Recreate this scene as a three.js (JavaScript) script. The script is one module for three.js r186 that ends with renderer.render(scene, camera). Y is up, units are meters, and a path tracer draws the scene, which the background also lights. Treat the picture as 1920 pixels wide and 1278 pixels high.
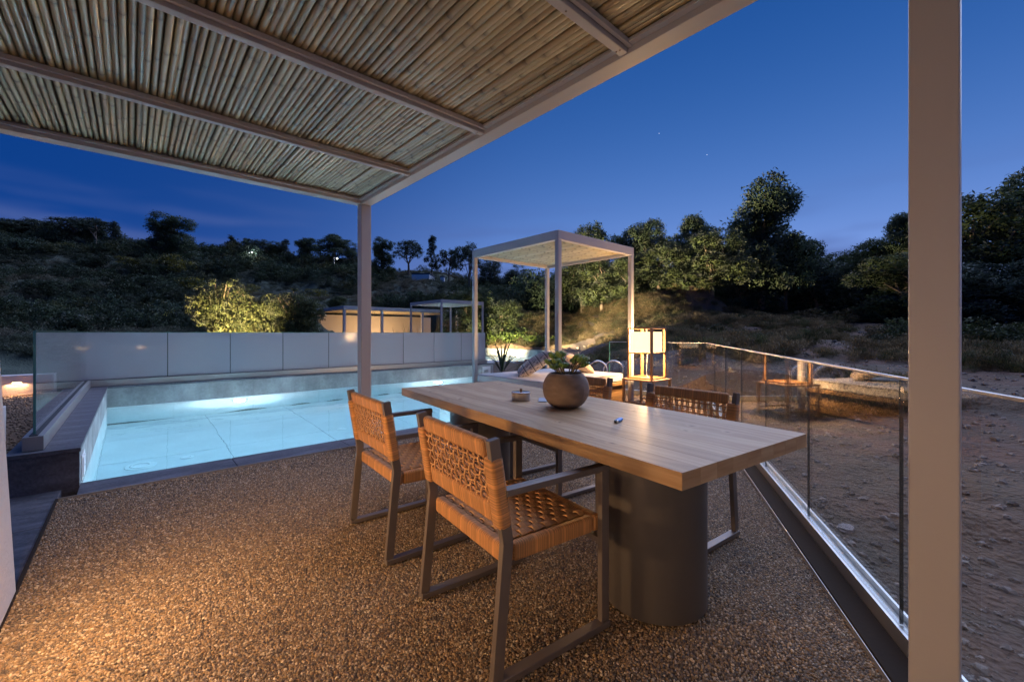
import * as THREE from 'three';
import { RoundedBoxGeometry } from 'three/addons/geometries/RoundedBoxGeometry.js';
import { mergeGeometries } from 'three/addons/utils/BufferGeometryUtils.js';
import { RectAreaLightUniformsLib } from 'three/addons/lights/RectAreaLightUniformsLib.js';

// ---------------------------------------------------------------- camera, sky, afterglow, exposure
// World: x runs along the pool's near edge (to the right and away), -z runs from the terrace across the pool (v), y is up.
const scene = new THREE.Scene();
const camera = new THREE.PerspectiveCamera(77.52, 1920 / 1278, 0.05, 900);
camera.position.set(0, 1.18, 0);
camera.rotation.y = THREE.MathUtils.degToRad(-41.9);
camera.setViewOffset(1920, 1278, 0, 15, 1920, 1278);
const renderer = new THREE.WebGLRenderer({ antialias: true });
renderer.setSize(1024, 681);
renderer.toneMapping = THREE.LinearToneMapping;
renderer.toneMappingExposure = 1.12;
renderer.shadowMap.enabled = true;
RectAreaLightUniformsLib.init();

const GLOW_ROUND = THREE.MathUtils.degToRad(-10);      // where the sun went down
function skyTexture() {
  const W = 1024, H = 512, data = new Float32Array(W * H * 4), deg = 180 / Math.PI;
  for (let r = 0; r < H; r++) {
    const up = ((r + 0.5) / H - 0.5) * Math.PI, e = Math.max(0, up * deg);
    for (let c = 0; c < W; c++) {
      const round = ((c + 0.5) / W - 0.5) * 2 * Math.PI;
      let phi = Math.abs(round - GLOW_ROUND); if (phi > Math.PI) phi = 2 * Math.PI - phi;
      phi *= deg;
      const w = 1 / (1 + Math.exp((phi - 51) / 10));
      const k = (c0, away, glow, fall) => c0 + (away + (glow - away) * w) * Math.exp(-e / fall);
      let R = k(0.0015, 0.001, 0.42, 10), G = k(0.034, 0.018, 0.47, 15), B = k(0.165, 0.12, 0.80, 20);
      // thin dusk clouds low above the afterglow
      const n = fbm(round * 4.2 + 3.1, e * 0.85 + Math.sin(round * 3) * 0.5, 4, 11), band = Math.exp(-(((e - 8) / 5) ** 2));
      const cl = Math.max(0, Math.min(1, (n - 0.47) * 4.5)) * band * 0.75;
      R += (0.075 - R) * cl; G += (0.12 - G) * cl; B += (0.33 - B) * cl;
      const o = (r * W + c) * 4;
      data[o] = R; data[o + 1] = G; data[o + 2] = B; data[o + 3] = 1;
    }
  }
  const t = new THREE.DataTexture(data, W, H, THREE.RGBAFormat, THREE.FloatType);
  t.mapping = THREE.EquirectangularReflectionMapping;
  t.magFilter = THREE.LinearFilter;
  t.needsUpdate = true;
  return t;
}
function hash2(x, y, s) { let h = Math.imul(x | 0, 374761393) ^ Math.imul(y | 0, 668265263) ^ Math.imul(s | 0, 1274126177); h = Math.imul(h ^ (h >>> 13), 1274126177); return ((h ^ (h >>> 16)) >>> 0) / 4294967296; }
function vnoise(x, y, s = 0, per = 0) {
  const ix = Math.floor(x), iy = Math.floor(y), fx = x - ix, fy = y - iy, a = fx * fx * (3 - 2 * fx), b = fy * fy * (3 - 2 * fy);
  const m = (n) => (per ? ((n % per) + per) % per : n);
  const p = hash2(m(ix), m(iy), s), q = hash2(m(ix + 1), m(iy), s), r = hash2(m(ix), m(iy + 1), s), t = hash2(m(ix + 1), m(iy + 1), s);
  return p + (q - p) * a + (r - p) * b + (p - q - r + t) * a * b;
}
function fbm(x, y, oct = 4, s = 0, per = 0) { let v = 0, a = 0.5, n = 0; for (let i = 0; i < oct; i++) { v += a * vnoise(x, y, s + i * 17, per); n += a; x *= 2; y *= 2; per *= 2; a *= 0.5; } return v / n; }
function rng(seed) { let a = seed >>> 0; return () => { a = (a + 0x6d2b79f5) | 0; let t = Math.imul(a ^ (a >>> 15), 1 | a); t = (t + Math.imul(t ^ (t >>> 7), 61 | t)) ^ t; return ((t ^ (t >>> 14)) >>> 0) / 4294967296; }; }

scene.background = skyTexture();
scene.environment = scene.background;

const dusk = new THREE.DirectionalLight(new THREE.Color(0.56, 0.66, 1.0), 2.9);
dusk.name = 'afterglow';
dusk.position.set(Math.cos(GLOW_ROUND) * 60, 70, Math.sin(GLOW_ROUND) * 60);
dusk.target.position.set(0, 0, 0);
dusk.castShadow = true;
dusk.shadow.radius = 130;
Object.assign(dusk.shadow.camera, { left: -60, right: 60, top: 60, bottom: -60, near: 1, far: 200 });
scene.add(dusk, dusk.target);

// ---------------------------------------------------------------- helpers
const PI = Math.PI, V3 = (x, y, z) => new THREE.Vector3(x, y, z), P = (u, v, h = 0) => V3(u, h, -v);
const taken = new Map();
const numbered = (n) => { const k = taken.get(n) ?? 0; taken.set(n, k + 1); return k ? n + '_' + String(k).padStart(3, '0') : n; };
function shade(o) { o.castShadow = true; o.receiveShadow = true; return o; }
function tag(o, label, category, group) { Object.assign(o.userData, { label, category }); if (group) o.userData.group = group; return o; }
function thing(name, label, category, [u, v, h] = [0, 0, 0], turn = 0, group) {
  const o = new THREE.Group(); o.name = numbered(name); o.position.copy(P(u, v, h)); o.rotation.y = turn; scene.add(o);
  return tag(o, label, category, group);
}
function part(name, geo, mat, parent, label) { const m = shade(new THREE.Mesh(geo, mat)); m.name = name; parent.add(m); if (label) m.userData.label = label; return m; }
function struct(name, geo, mat, label) { const m = shade(new THREE.Mesh(geo, mat)); m.name = numbered(name); m.userData.kind = 'structure'; if (label) m.userData.label = label; scene.add(m); return m; }
function structGroup(name, label) { const o = new THREE.Group(); o.name = numbered(name); o.userData.kind = 'structure'; o.userData.label = label; scene.add(o); return o; }
function single(name, geo, mat, label, category, group) { const m = shade(new THREE.Mesh(geo, mat)); m.name = numbered(name); scene.add(m); return tag(m, label, category, group); }
function stuff(m, name, label) { m.name = numbered(name); m.userData.kind = 'stuff'; m.userData.label = label; shade(m); scene.add(m); return m; }
function dup(src, [u, v, h], turn, label, group) { const o = src.clone(); o.name = numbered(src.name.replace(/_\d{3}$/, '')); o.userData = { ...src.userData }; o.position.copy(P(u, v, h)); o.rotation.y = turn; if (label) o.userData.label = label; if (group) o.userData.group = group; scene.add(o); return o; }

// uv in metres, u running along one axis
function uvm(g, along = 'x') {
  g = g.index ? g.toNonIndexed() : g;
  const p = g.attributes.position, n = g.attributes.normal, uv = new Float32Array(p.count * 2), ax = { x: 0, y: 1, z: 2 }[along];
  for (let i = 0; i < p.count; i += 3) {
    const m = [0, 0, 0];
    for (let j = 0; j < 3; j++) { m[0] += n.getX(i + j); m[1] += n.getY(i + j); m[2] += n.getZ(i + j); }
    const big = m.map(Math.abs), dom = big.indexOf(Math.max(...big)), rest = [0, 1, 2].filter((k) => k !== dom);
    const a = dom === ax ? rest[0] : ax, b = rest.find((k) => k !== a);
    for (let j = 0; j < 3; j++) { uv[(i + j) * 2] = p.array[(i + j) * 3 + a]; uv[(i + j) * 2 + 1] = p.array[(i + j) * 3 + b]; }
  }
  return g.setAttribute('uv', new THREE.BufferAttribute(uv, 2));
}
const box = (w, h, d, x = 0, y = 0, z = 0, along = 'x') => uvm(new THREE.BoxGeometry(w, h, d).translate(x, y, z), along);
const rbox = (w, h, d, x = 0, y = 0, z = 0, r = 0.004, along = 'x', seg = 1) => uvm(new RoundedBoxGeometry(w, h, d, seg, Math.min(r, w / 2.01, h / 2.01, d / 2.01)).translate(x, y, z), along);
// box between world corners: u, v, h ranges
const slab = (u0, u1, v0, v1, h0, h1, along = 'x', r = 0) => (r ? rbox(u1 - u0, h1 - h0, v1 - v0, (u0 + u1) / 2, (h0 + h1) / 2, -(v0 + v1) / 2, r, along) : box(u1 - u0, h1 - h0, v1 - v0, (u0 + u1) / 2, (h0 + h1) / 2, -(v0 + v1) / 2, along));
// a straight bar of rectangular section from a to b
function bar(a, b, w, t, sideHint = V3(0, 1, 0), r = 0.003) {
  const d = b.clone().sub(a), L = d.length(), x = d.normalize(), z = V3().crossVectors(x, sideHint).normalize(), y = V3().crossVectors(z, x);
  const g = rbox(L, w, t, L / 2, 0, 0, r);
  return g.applyMatrix4(new THREE.Matrix4().makeBasis(x, y, z).setPosition(a));
}
function merge(list) { return mergeGeometries(list.map((g) => { const q = g.index ? g.toNonIndexed() : g; for (const k of Object.keys(q.attributes)) if (!['position', 'normal', 'uv', 'color'].includes(k)) q.deleteAttribute(k); return q; })); }
const tube = (pts, r, seg = 12, rad = 6) => new THREE.TubeGeometry(new THREE.CatmullRomCurve3(pts), seg, r, rad, false);

// ---------------------------------------------------------------- textures
function tex(w, h, f, { srgb = true, rep = [1, 1] } = {}) {
  const d = new Uint8Array(w * h * 4);
  for (let y = 0; y < h; y++) for (let x = 0; x < w; x++) { const c = f(x / w, y / h), o = (y * w + x) * 4; for (let k = 0; k < 3; k++) d[o + k] = Math.max(0, Math.min(255, 255 * (Array.isArray(c) ? c[k] : c))); d[o + 3] = 255; }
  const t = new THREE.DataTexture(d, w, h);
  t.wrapS = t.wrapT = THREE.RepeatWrapping; t.magFilter = THREE.LinearFilter; t.minFilter = THREE.LinearMipmapLinearFilter;
  if (srgb) t.colorSpace = THREE.SRGBColorSpace;
  t.repeat.set(rep[0], rep[1]); t.needsUpdate = true;
  return t;
}
const mixc = (a, b, t) => a.map((x, i) => x + (b[i] - x) * t);
const mat = (o) => new THREE.MeshStandardMaterial(o);
const phys = (o) => new THREE.MeshPhysicalMaterial(o);
const lin = (r, g, b) => new THREE.Color().setRGB(r, g, b);

function woodTexture(seed, light, dark, knots = 5) {
  const R = rng(seed), K = []; for (let i = 0; i < knots; i++) K.push([R(), R(), 0.006 + R() * 0.012]);
  return (x, y) => {
    let warp = fbm(x * 6, y * 5, 3, seed, 6) * 0.5, k = 0;
    for (const [kx, ky, kr] of K) { let dx = Math.abs(x - kx); dx = Math.min(dx, 1 - dx) * 2.4; let dy = Math.abs(y - ky); dy = Math.min(dy, 1 - dy) * 0.5; const d = Math.hypot(dx, dy * 1.4); k = Math.max(k, Math.exp(-((d / kr) ** 2))); warp += 0.25 * Math.exp(-((d / (kr * 3.2)) ** 2)); }
    const ring = 0.5 + 0.5 * Math.sin((y * 5 + warp * 3.1) * 2 * PI * 1.6), fine = fbm(x * 20, y * 128, 3, seed + 5, 4);
    return mixc(mixc(light, dark, Math.min(1, ring * 0.45 + fine * 0.5)), [0.30, 0.18, 0.10], k * 0.85);
  };
}
const T = {};
T.woodA = tex(1024, 256, woodTexture(3, [0.74, 0.62, 0.47], [0.62, 0.48, 0.34], 6), { rep: [1 / 2.4, 1 / 0.5] });
T.woodB = tex(1024, 256, woodTexture(9, [0.76, 0.65, 0.50], [0.65, 0.52, 0.38], 4), { rep: [1 / 2.4, 1 / 0.5] });
T.woodC = tex(1024, 256, woodTexture(21, [0.70, 0.58, 0.43], [0.58, 0.45, 0.31], 7), { rep: [1 / 2.4, 1 / 0.5] });
T.grainBump = tex(512, 256, (x, y) => fbm(x * 12, y * 96, 3, 4, 4), { srgb: false, rep: [1 / 1.2, 1 / 0.3] });
T.cordBump = tex(64, 8, (x) => Math.sqrt(Math.abs(Math.sin(x * PI * 8))), { srgb: false, rep: [1 / 0.030, 1 / 0.03] });
T.cordColor = tex(256, 128, (x, y) => { const i = Math.floor(x * 64), k = 0.80 + 0.30 * hash2(i, 3, 5) * (0.8 + 0.4 * fbm(i * 0.7, y * 8, 2, 6)); return [0.77 * k, 0.57 * k, 0.37 * k]; }, { rep: [1 / 0.24, 1 / 0.25] });
T.stucco = tex(512, 512, (x, y) => 0.55 * fbm(x * 48, y * 48, 3, 7, 48) + 0.45 * fbm(x * 10, y * 10, 3, 8, 10), { srgb: false, rep: [1 / 0.7, 1 / 0.7] });
T.cement = tex(512, 512, (x, y) => { const n = fbm(x * 5, y * 7, 5, 31, 1) * 0, m = fbm(x * 6, y * 6, 5, 33, 6), f = fbm(x * 64, y * 64, 2, 35, 64), k = 0.62 + 0.42 * m + 0.10 * f + n; return [0.70 * k, 0.70 * k, 0.69 * k]; }, { rep: [1 / 1.6, 1 / 1.6] });
T.slate = tex(512, 512, (x, y) => { const m = fbm(x * 5, y * 14, 5, 41, 5), f = fbm(x * 90, y * 90, 2, 42, 90), k = 0.55 + 0.6 * m + 0.25 * (f - 0.5); return [0.42 * k, 0.42 * k, 0.45 * k]; }, { rep: [1 / 1.1, 1 / 1.1] });
T.fine = tex(256, 256, (x, y) => fbm(x * 32, y * 32, 4, 51, 32), { srgb: false, rep: [1 / 0.4, 1 / 0.4] });
T.mottle = tex(512, 512, (x, y) => { const m = fbm(x * 8, y * 8, 5, 61, 8), k = 0.80 + 0.30 * m; return [k, k, k]; }, { rep: [1 / 0.9, 1 / 0.9] });
T.fabric = tex(128, 128, (x, y) => 0.5 + 0.25 * Math.sin(x * 64 * PI) + 0.25 * Math.sin(y * 64 * PI), { srgb: false, rep: [1 / 0.08, 1 / 0.08] });
T.ripple = tex(512, 512, (x, y) => 0.6 * fbm(x * 5, y * 5, 3, 71, 5) + 0.4 * fbm(x * 14, y * 14, 2, 75, 14), { srgb: false, rep: [1 / 2.6, 1 / 2.6] });
T.cushion = tex(512, 128, (x, y) => { const s = (x * 5) % 1, m = fbm(x * 60, y * 60, 2, 81, 60) * 0.1; const band = s < 0.09 || (s > 0.16 && s < 0.19); const zig = Math.abs(((y * 14 + (s > 0.6 ? 0.5 : 0)) % 1) - 0.5) < 0.16 && s > 0.32 && s < 0.88; return band ? [0.16, 0.15, 0.17] : zig ? [0.46, 0.44, 0.46] : [0.72 + m, 0.68 + m, 0.64 + m]; });
T.rust = tex(512, 512, (x, y) => { const m = fbm(x * 7, y * 5, 5, 91, 5), k = 0.82 + 0.32 * m; return [0.52 * k, 0.46 * k, 0.42 * k]; }, { rep: [1 / 0.5, 1 / 0.5] });

const M = {
  poolTile: mat({ map: tex(512, 512, (x, y) => { const m = fbm(x * 5, y * 5, 4, 133, 5), f = fbm(x * 80, y * 80, 2, 135, 80), k = 0.93 + 0.10 * m + 0.04 * f; return [0.80 * k, 0.81 * k, 0.81 * k]; }, { rep: [1 / 1.9, 1 / 1.9] }), roughness: 0.55 }),
  paint: mat({ color: lin(0.42, 0.40, 0.405), roughness: 0.42, bumpMap: T.fine, bumpScale: 0.0002 }),
  bronze: mat({ color: lin(0.15, 0.125, 0.11), roughness: 0.42, metalness: 0.25, bumpMap: T.fine, bumpScale: 0.0001 }),
  drum: mat({ color: lin(0.105, 0.095, 0.088), roughness: 0.36, metalness: 0.3, bumpMap: T.fine, bumpScale: 0.0002 }),
  cord: mat({ map: T.cordColor, color: lin(1.0, 0.92, 0.78), roughness: 0.62, bumpMap: T.cordBump, bumpScale: 0.0016 }),
  strand: mat({ color: lin(0.56, 0.30, 0.12), roughness: 0.6 }),
  strandB: mat({ color: lin(0.48, 0.25, 0.10), roughness: 0.62 }),
  stucco: mat({ color: lin(0.62, 0.57, 0.53), roughness: 0.9, bumpMap: T.stucco, bumpScale: 0.006 }),
  plaster: mat({ color: lin(0.55, 0.50, 0.45), roughness: 0.9, bumpMap: T.stucco, bumpScale: 0.003 }),
  cement: mat({ map: T.cement, roughness: 0.7, bumpMap: T.fine, bumpScale: 0.0006 }),
  slate: mat({ map: T.slate, roughness: 0.6, bumpMap: T.fine, bumpScale: 0.001 }),
  steel: mat({ color: lin(0.72, 0.72, 0.72), metalness: 1, roughness: 0.16 }),
  alu: mat({ color: lin(0.62, 0.60, 0.57), metalness: 0.9, roughness: 0.34 }),
  channel: mat({ color: lin(0.40, 0.38, 0.36), metalness: 0.6, roughness: 0.38 }),
  frost: phys({ color: lin(0.34, 0.32, 0.345), roughness: 0.5, clearcoat: 1, clearcoatRoughness: 0.05 }),
  glass: phys({ color: lin(0.955, 0.98, 0.97), transmission: 1, roughness: 0.0, ior: 1.5, thickness: 0 }),
  glassEdge: phys({ color: lin(0.10, 0.30, 0.25), roughness: 0.15, clearcoat: 1 }),
  seam: mat({ color: lin(0.02, 0.022, 0.022), roughness: 0.6 }),
  capRail: mat({ color: lin(0.60, 0.55, 0.48), metalness: 0.35, roughness: 0.36 }),
  kerb: phys({ color: lin(0.036, 0.029, 0.024), roughness: 0.95, specularIntensity: 0.2, bumpMap: T.fine, bumpScale: 0.001 }),
  addedBacking: mat({ color: lin(0.27, 0.22, 0.14), roughness: 0.9, bumpMap: T.cordBump, bumpScale: 0.003 }),  // tan of the backing sheets added above the bamboo poles
  water: phys({ color: lin(1, 1, 1), transmission: 1, roughness: 0.0, ior: 1.33, thickness: 1.6, attenuationColor: lin(0.50, 0.835, 0.955), attenuationDistance: 4.6, bumpMap: T.ripple, bumpScale: 0.0035 }),
  lens: mat({ color: lin(0.9, 0.95, 1), emissive: lin(0.85, 0.97, 1), emissiveIntensity: 14, roughness: 0.4 }),
  lampGlow: mat({ color: lin(0.9, 0.8, 0.6), emissive: lin(1, 0.62, 0.28), emissiveIntensity: 3.2, roughness: 0.5 }),
  bulbGlow: mat({ color: lin(0.9, 0.9, 0.9), emissive: lin(0.9, 0.95, 1), emissiveIntensity: 8, roughness: 0.5 }),
  shadeGlow: mat({ color: lin(0.85, 0.78, 0.62), emissive: lin(1, 0.68, 0.34), emissiveIntensity: 1.7, roughness: 0.9 }),
  lampWood: mat({ map: T.woodB, color: lin(0.92, 0.80, 0.66), roughness: 0.55 }),
  deckWood: mat({ map: T.woodC, color: lin(0.62, 0.55, 0.47), roughness: 0.7, bumpMap: T.grainBump, bumpScale: 0.0008 }),
  mattress: mat({ color: lin(0.66, 0.62, 0.58), roughness: 0.95, bumpMap: T.fabric, bumpScale: 0.0006 }),
  piping: mat({ color: lin(0.50, 0.47, 0.44), roughness: 0.95 }),
  cushion: mat({ map: T.cushion, roughness: 0.95, bumpMap: T.fabric, bumpScale: 0.0006 }),
  beigeCloth: mat({ color: lin(0.52, 0.40, 0.30), roughness: 0.95, bumpMap: T.fabric, bumpScale: 0.0008 }),
  pot: mat({ map: T.rust, color: lin(0.85, 0.78, 0.72), roughness: 0.78, bumpMap: T.stucco, bumpScale: 0.0012 }),
  soil: mat({ color: lin(0.03, 0.024, 0.018), roughness: 1, bumpMap: T.stucco, bumpScale: 0.01 }),
  white: mat({ color: lin(0.75, 0.75, 0.74), roughness: 0.5 }),
  bark: mat({ color: lin(0.20, 0.15, 0.11), roughness: 0.95 }),
  black: mat({ color: lin(0.02, 0.02, 0.02), roughness: 0.5 }),
};
const tableWood = [T.woodA, T.woodB, T.woodC].map((t) => phys({ map: t, roughness: 0.54, bumpMap: T.grainBump, bumpScale: 0.0006, clearcoat: 0.14, clearcoatRoughness: 0.22, specularIntensity: 0.6 }));

// ---------------------------------------------------------------- terrain (surveyed heights, smoothed)
const SURVEY = [
  [9.5, 10.6, -0.4], [12.0, 11.4, -0.4], [11.0, 10.0, -0.35], [10.0, 8.8, -0.15], [14.5, 11.6, 0.05], [9.0, 6.5, -0.05], [8.4, 4.6, -0.1], [-2.5, 15.5, 0.1], [16.4, 21.5, 0.35], [16.4, 19.0, 0.35], [16.4, 16.5, 0.3], [16.6, 14.4, 0.35], [18.3, 18.4, 1.15], [17.6, 14.0, 0.8], [2.0, 11.5, -0.2], [5.0, 11.5, -0.2],
  [-5.2, 23.5, 0.90], [-3.7, 24.8, 0.86], [-6.0, 40.3, 1.96], [-10.3, 69.7, 7.06], [-14.2, 96.1, 13.17],
  [-18.4, 124.0, 20.48], [-23.0, 155.0, 26.81], [-1.3, 21.4, 0.88], [-2.3, 37.0, 1.80], [-4.0, 64.1, 6.49], [-5.6, 88.3, 12.40],
  [-6.8, 108.2, 17.98], [-9.0, 142.4, 24.30], [1.1, 20.5, 1.10], [1.8, 33.3, 1.96], [2.9, 53.8, 5.35], [3.9, 71.8, 9.90],
  [4.9, 89.7, 14.55], [6.9, 128.1, 20.53], [3.7, 19.5, 1.09], [5.7, 29.8, 1.80], [9.2, 48.2, 4.56], [12.7, 66.5, 9.12],
  [17.1, 89.5, 15.68], [21.9, 114.7, 20.53], [6.6, 18.2, 1.16], [10.3, 28.4, 1.85], [15.5, 42.5, 4.56], [21.4, 58.7, 8.76],
  [27.3, 74.9, 13.45], [40.5, 111.4, 19.97], [8.8, 14.9, 0.62], [13.5, 22.8, 1.47], [19.7, 33.4, 3.52], [28.5, 48.3, 7.67],
  [36.3, 61.5, 11.03], [57.0, 96.6, 16.93], [12.8, 15.4, 0.40], [19.6, 22.3, 2.10], [23.0, 27.7, 3.17], [32.0, 38.5, 5.45],
  [44.8, 53.9, 8.57], [70.4, 84.6, 14.17], [13.6, 13.3, 0.32], [14.1, 12.9, 0.80], [20.1, 18.3, 1.86], [26.7, 24.4, 3.26],
  [39.6, 34.3, 5.36], [76.1, 66.0, 11.73], [10.3, 7.5, 0.30], [13.4, 9.5, 0.86], [17.6, 12.5, 1.55], [22.6, 16.0, 2.84],
  [37.6, 26.7, 4.80], [83.6, 59.3, 10.48], [10.1, 5.7, 0.54], [14.7, 8.3, 1.22], [20.2, 11.4, 2.53], [24.8, 14.0, 3.18],
  [55.2, 31.1, 6.38], [23.4, 11.2, 3.23], [18.6, 8.9, 1.75], [11.2, 5.4, 0.73], [8.6, 3.0, 0.52], [14.0, 4.9, 0.92],
  [21.6, 7.5, 1.78], [29.1, 10.1, 2.50], [64.8, 22.5, 4.87], [118.7, 41.3, 10.02], [6.8, 1.3, 0.24], [11.1, 2.2, 0.55],
  [17.2, 3.4, 0.90], [27.0, 5.3, 1.71], [36.9, 7.2, 2.46], [135.2, 26.5, 10.02], [3.0, 0.2, -0.14], [5.0, 0.4, 0.02],
  [9.6, 0.7, 0.34], [16.5, 1.3, 0.71], [27.6, 2.1, 1.41], [41.4, 3.2, 2.08], [151.6, 11.7, 10.02], [3.1, -0.1, -0.27],
  [6.2, -0.2, 0.04], [10.8, -0.3, 0.25], [18.6, -0.5, 0.64], [30.9, -0.9, 1.23], [46.4, -1.3, 2.08], [170.1, -4.9, 10.02],
  [6.7, -1.3, -0.03], [15.4, -3.0, 0.42], [30.7, -6.1, 0.86], [57.6, -11.4, 2.08],
];
const RAIL0 = [2.17, 0.196], RAILD = [0.866, 0.5], RAILN = [0.5, -0.866];
const railSide = (u, v) => (u - RAIL0[0]) * RAILN[0] + (v - RAIL0[1]) * RAILN[1];
const TRACK = [[30, 30], [24.5, 22.5], [19.4, 15.6], [15.4, 11.2], [12.4, 8.4], [10.2, 6.2]];
function trackDistance(u, v) { let td = 1e9; for (let k = 0; k + 1 < TRACK.length; k++) { const [x0, y0] = TRACK[k], [x1, y1] = TRACK[k + 1], t = THREE.MathUtils.clamp(((u - x0) * (x1 - x0) + (v - y0) * (y1 - y0)) / ((x1 - x0) ** 2 + (y1 - y0) ** 2), 0, 1); td = Math.min(td, Math.hypot(u - x0 - t * (x1 - x0), v - y0 - t * (y1 - y0))); } return td; }
const boxIn = (u, v, a, b, c, d) => Math.min(u - a, b - u, v - c, d - v);
function builtDepth(u, v) {             // how far inside a terrace, in metres
  const far = v < 5.66 ? 0.14 - (u - 7.44) * 0.982 - (v - 3.24) * 0.188 : 7.85 - u;
  const main = Math.max(Math.min(boxIn(u, v, -9, 9, -7, 9.95), far, 0.12 - railSide(u, v)), boxIn(u, v, -9, -0.2, -7, 12.95));
  return Math.max(main, boxIn(u, v, 5.2, 15.7, 12.6, 23.4), boxIn(u, v, 8.2, 18.2, 22.6, 30.3));
}
function groundHeight(u, v) {
  let s = 0, w = 0;
  for (const [a, b, h] of SURVEY) { const d2 = (a - u) ** 2 + (b - v) ** 2 + 0.6, k = 1 / (d2 * Math.sqrt(d2)); s += h * k; w += k; }
  const r = Math.hypot(u, v);
  let h = s / w + (fbm(u * 0.35, v * 0.35, 4, 101) - 0.5) * Math.min(1.1, 0.10 + r * 0.016) + (fbm(u * 1.9, v * 1.9, 3, 103) - 0.5) * Math.min(0.34, 0.06 + r * 0.008);
  // earth banks beside the track, and the spoil heap in front of the wood
  h += 0.75 * Math.exp(-(((u - 20.8) / 2.2) ** 2 + ((v - 20.4) / 3.0) ** 2)) + 0.9 * Math.exp(-(((u - 20.5) / 1.9) ** 2 + ((v - 13.6) / 2.4) ** 2)) + 0.8 * Math.exp(-(((u - 22.6) / 1.5) ** 2 + ((v - 10.6) / 1.7) ** 2));
  const di = builtDepth(u, v);
  if (di > 0.1) { const k = THREE.MathUtils.smoothstep(di, 0.1, 0.5); h = h * (1 - k) - 2.4 * k; }
  if (r < 9) h = Math.min(h, -0.10 + 0.5 * Math.max(0, railSide(u, v)) * 0.12 + (di > 0 ? 0 : (fbm(u * 3, v * 3, 3, 107) - 0.5) * 0.09));
  return h;
}
{
  const bear = []; for (let b = -180; b < -62; b += 6) bear.push(b); for (let b = -62; b < 62; b += 0.32) bear.push(b); for (let b = 62; b <= 180; b += 6) bear.push(b);
  const rad = []; for (let r = 0.9; r < 420; r *= 1.021) rad.push(r);
  const pos = [], col = [], uv = [], idx = [], A = THREE.MathUtils.degToRad(48.1), nb = bear.length;
  const grass = [0.072, 0.092, 0.066], earth = [0.140, 0.076, 0.050], straw = [0.15, 0.115, 0.065], track = [0.070, 0.053, 0.046];  // track tone includes the shade cast by the bank
  for (const r of rad) for (const b of bear) {
    const a = A - THREE.MathUtils.degToRad(b), u = r * Math.cos(a), v = r * Math.sin(a), h = groundHeight(u, v);
    pos.push(u, h, -v); uv.push(u, v);
    const n = fbm(u * 0.5, v * 0.5, 4, 111), m = fbm(u * 3, v * 3, 3, 113);
    const dry = THREE.MathUtils.smoothstep(u - v * 0.62, -1.5, 4) * (1 - THREE.MathUtils.smoothstep(r, 34, 60));
    let c = mixc(mixc(grass, straw, Math.max(0, n - 0.5) * 1.2), earth, dry * Math.min(1, 0.35 + m));
    if (dry > 0.2) c = mixc(c, straw, Math.max(0, n - 0.5) * 2.2 * (1 - THREE.MathUtils.smoothstep(-Math.abs(r - 24), -9, -4) * 0.0));
    const td = trackDistance(u, v);
    c = mixc(c, track, (td < 1.15 + (m - 0.5) * 0.9 ? 1 : 0) * 0.9);  // bank shade over the track is put into the vertex colour
    const g = 0.75 + 0.5 * m; col.push(c[0] * g, c[1] * g, c[2] * g);
  }
  for (let i = 0; i + 1 < rad.length; i++) for (let j = 0; j + 1 < nb; j++) { const p = i * nb + j; idx.push(p, p + 1, p + nb, p + 1, p + nb + 1, p + nb); }
  const g = new THREE.BufferGeometry();
  g.setAttribute('position', new THREE.Float32BufferAttribute(pos, 3)); g.setAttribute('uv', new THREE.Float32BufferAttribute(uv, 2)); g.setAttribute('color', new THREE.Float32BufferAttribute(col, 3));
  g.setIndex(idx); g.computeVertexNormals();
  const earthBump = tex(512, 512, (x, y) => 0.35 * fbm(x * 14, y * 14, 4, 121, 14) + 0.65 * Math.pow(fbm(x * 70, y * 70, 3, 123, 70), 1.6), { srgb: false, rep: [1 / 2.3, 1 / 2.3] });
  struct('terrain', g, mat({ vertexColors: true, roughness: 1, bumpMap: earthBump, bumpScale: 0.05 }), 'dark hillside and bare earth rising behind the terrace');
}

// ---------------------------------------------------------------- terrace: slab, gravel, kerbs, coping
const polyShape = (pts) => { const s = new THREE.Shape(); pts.forEach(([u, v], i) => (i ? s.lineTo(u, v) : s.moveTo(u, v))); return s; };
// shape in (u, v), extruded between two heights
const prism = (pts, h0, h1) => uvm(new THREE.ExtrudeGeometry(polyShape(pts), { depth: h1 - h0, bevelEnabled: false }).rotateX(-PI / 2).translate(0, h0, 0));
const railAt = (s, off = 0) => [RAIL0[0] + RAILD[0] * s - RAILN[0] * off, RAIL0[1] + RAILD[1] * s - RAILN[1] * off];   // off > 0: towards the terrace
const KERB_IN = 0.125, FAR_END = [7.05, 5.55];
const gravelEdge = [[-0.39, -3.0], [-0.39, 4.40], [4.05, 4.40], [4.05, 5.59], FAR_END, railAt(6.35, KERB_IN), railAt(-5.2, KERB_IN)];
struct('terrace_slab', prism([[-0.40, -3.4], [-0.40, 4.40], [4.05, 4.40], [4.05, 5.60], [7.2, 5.60], railAt(6.55, -0.05), railAt(-6.0, -0.05)], -0.6, -0.0122), mat({ color: lin(0.15, 0.105, 0.07), roughness: 1, bumpMap: T.stucco, bumpScale: 0.006 }), 'brown gravel bed of the terrace');
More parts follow.
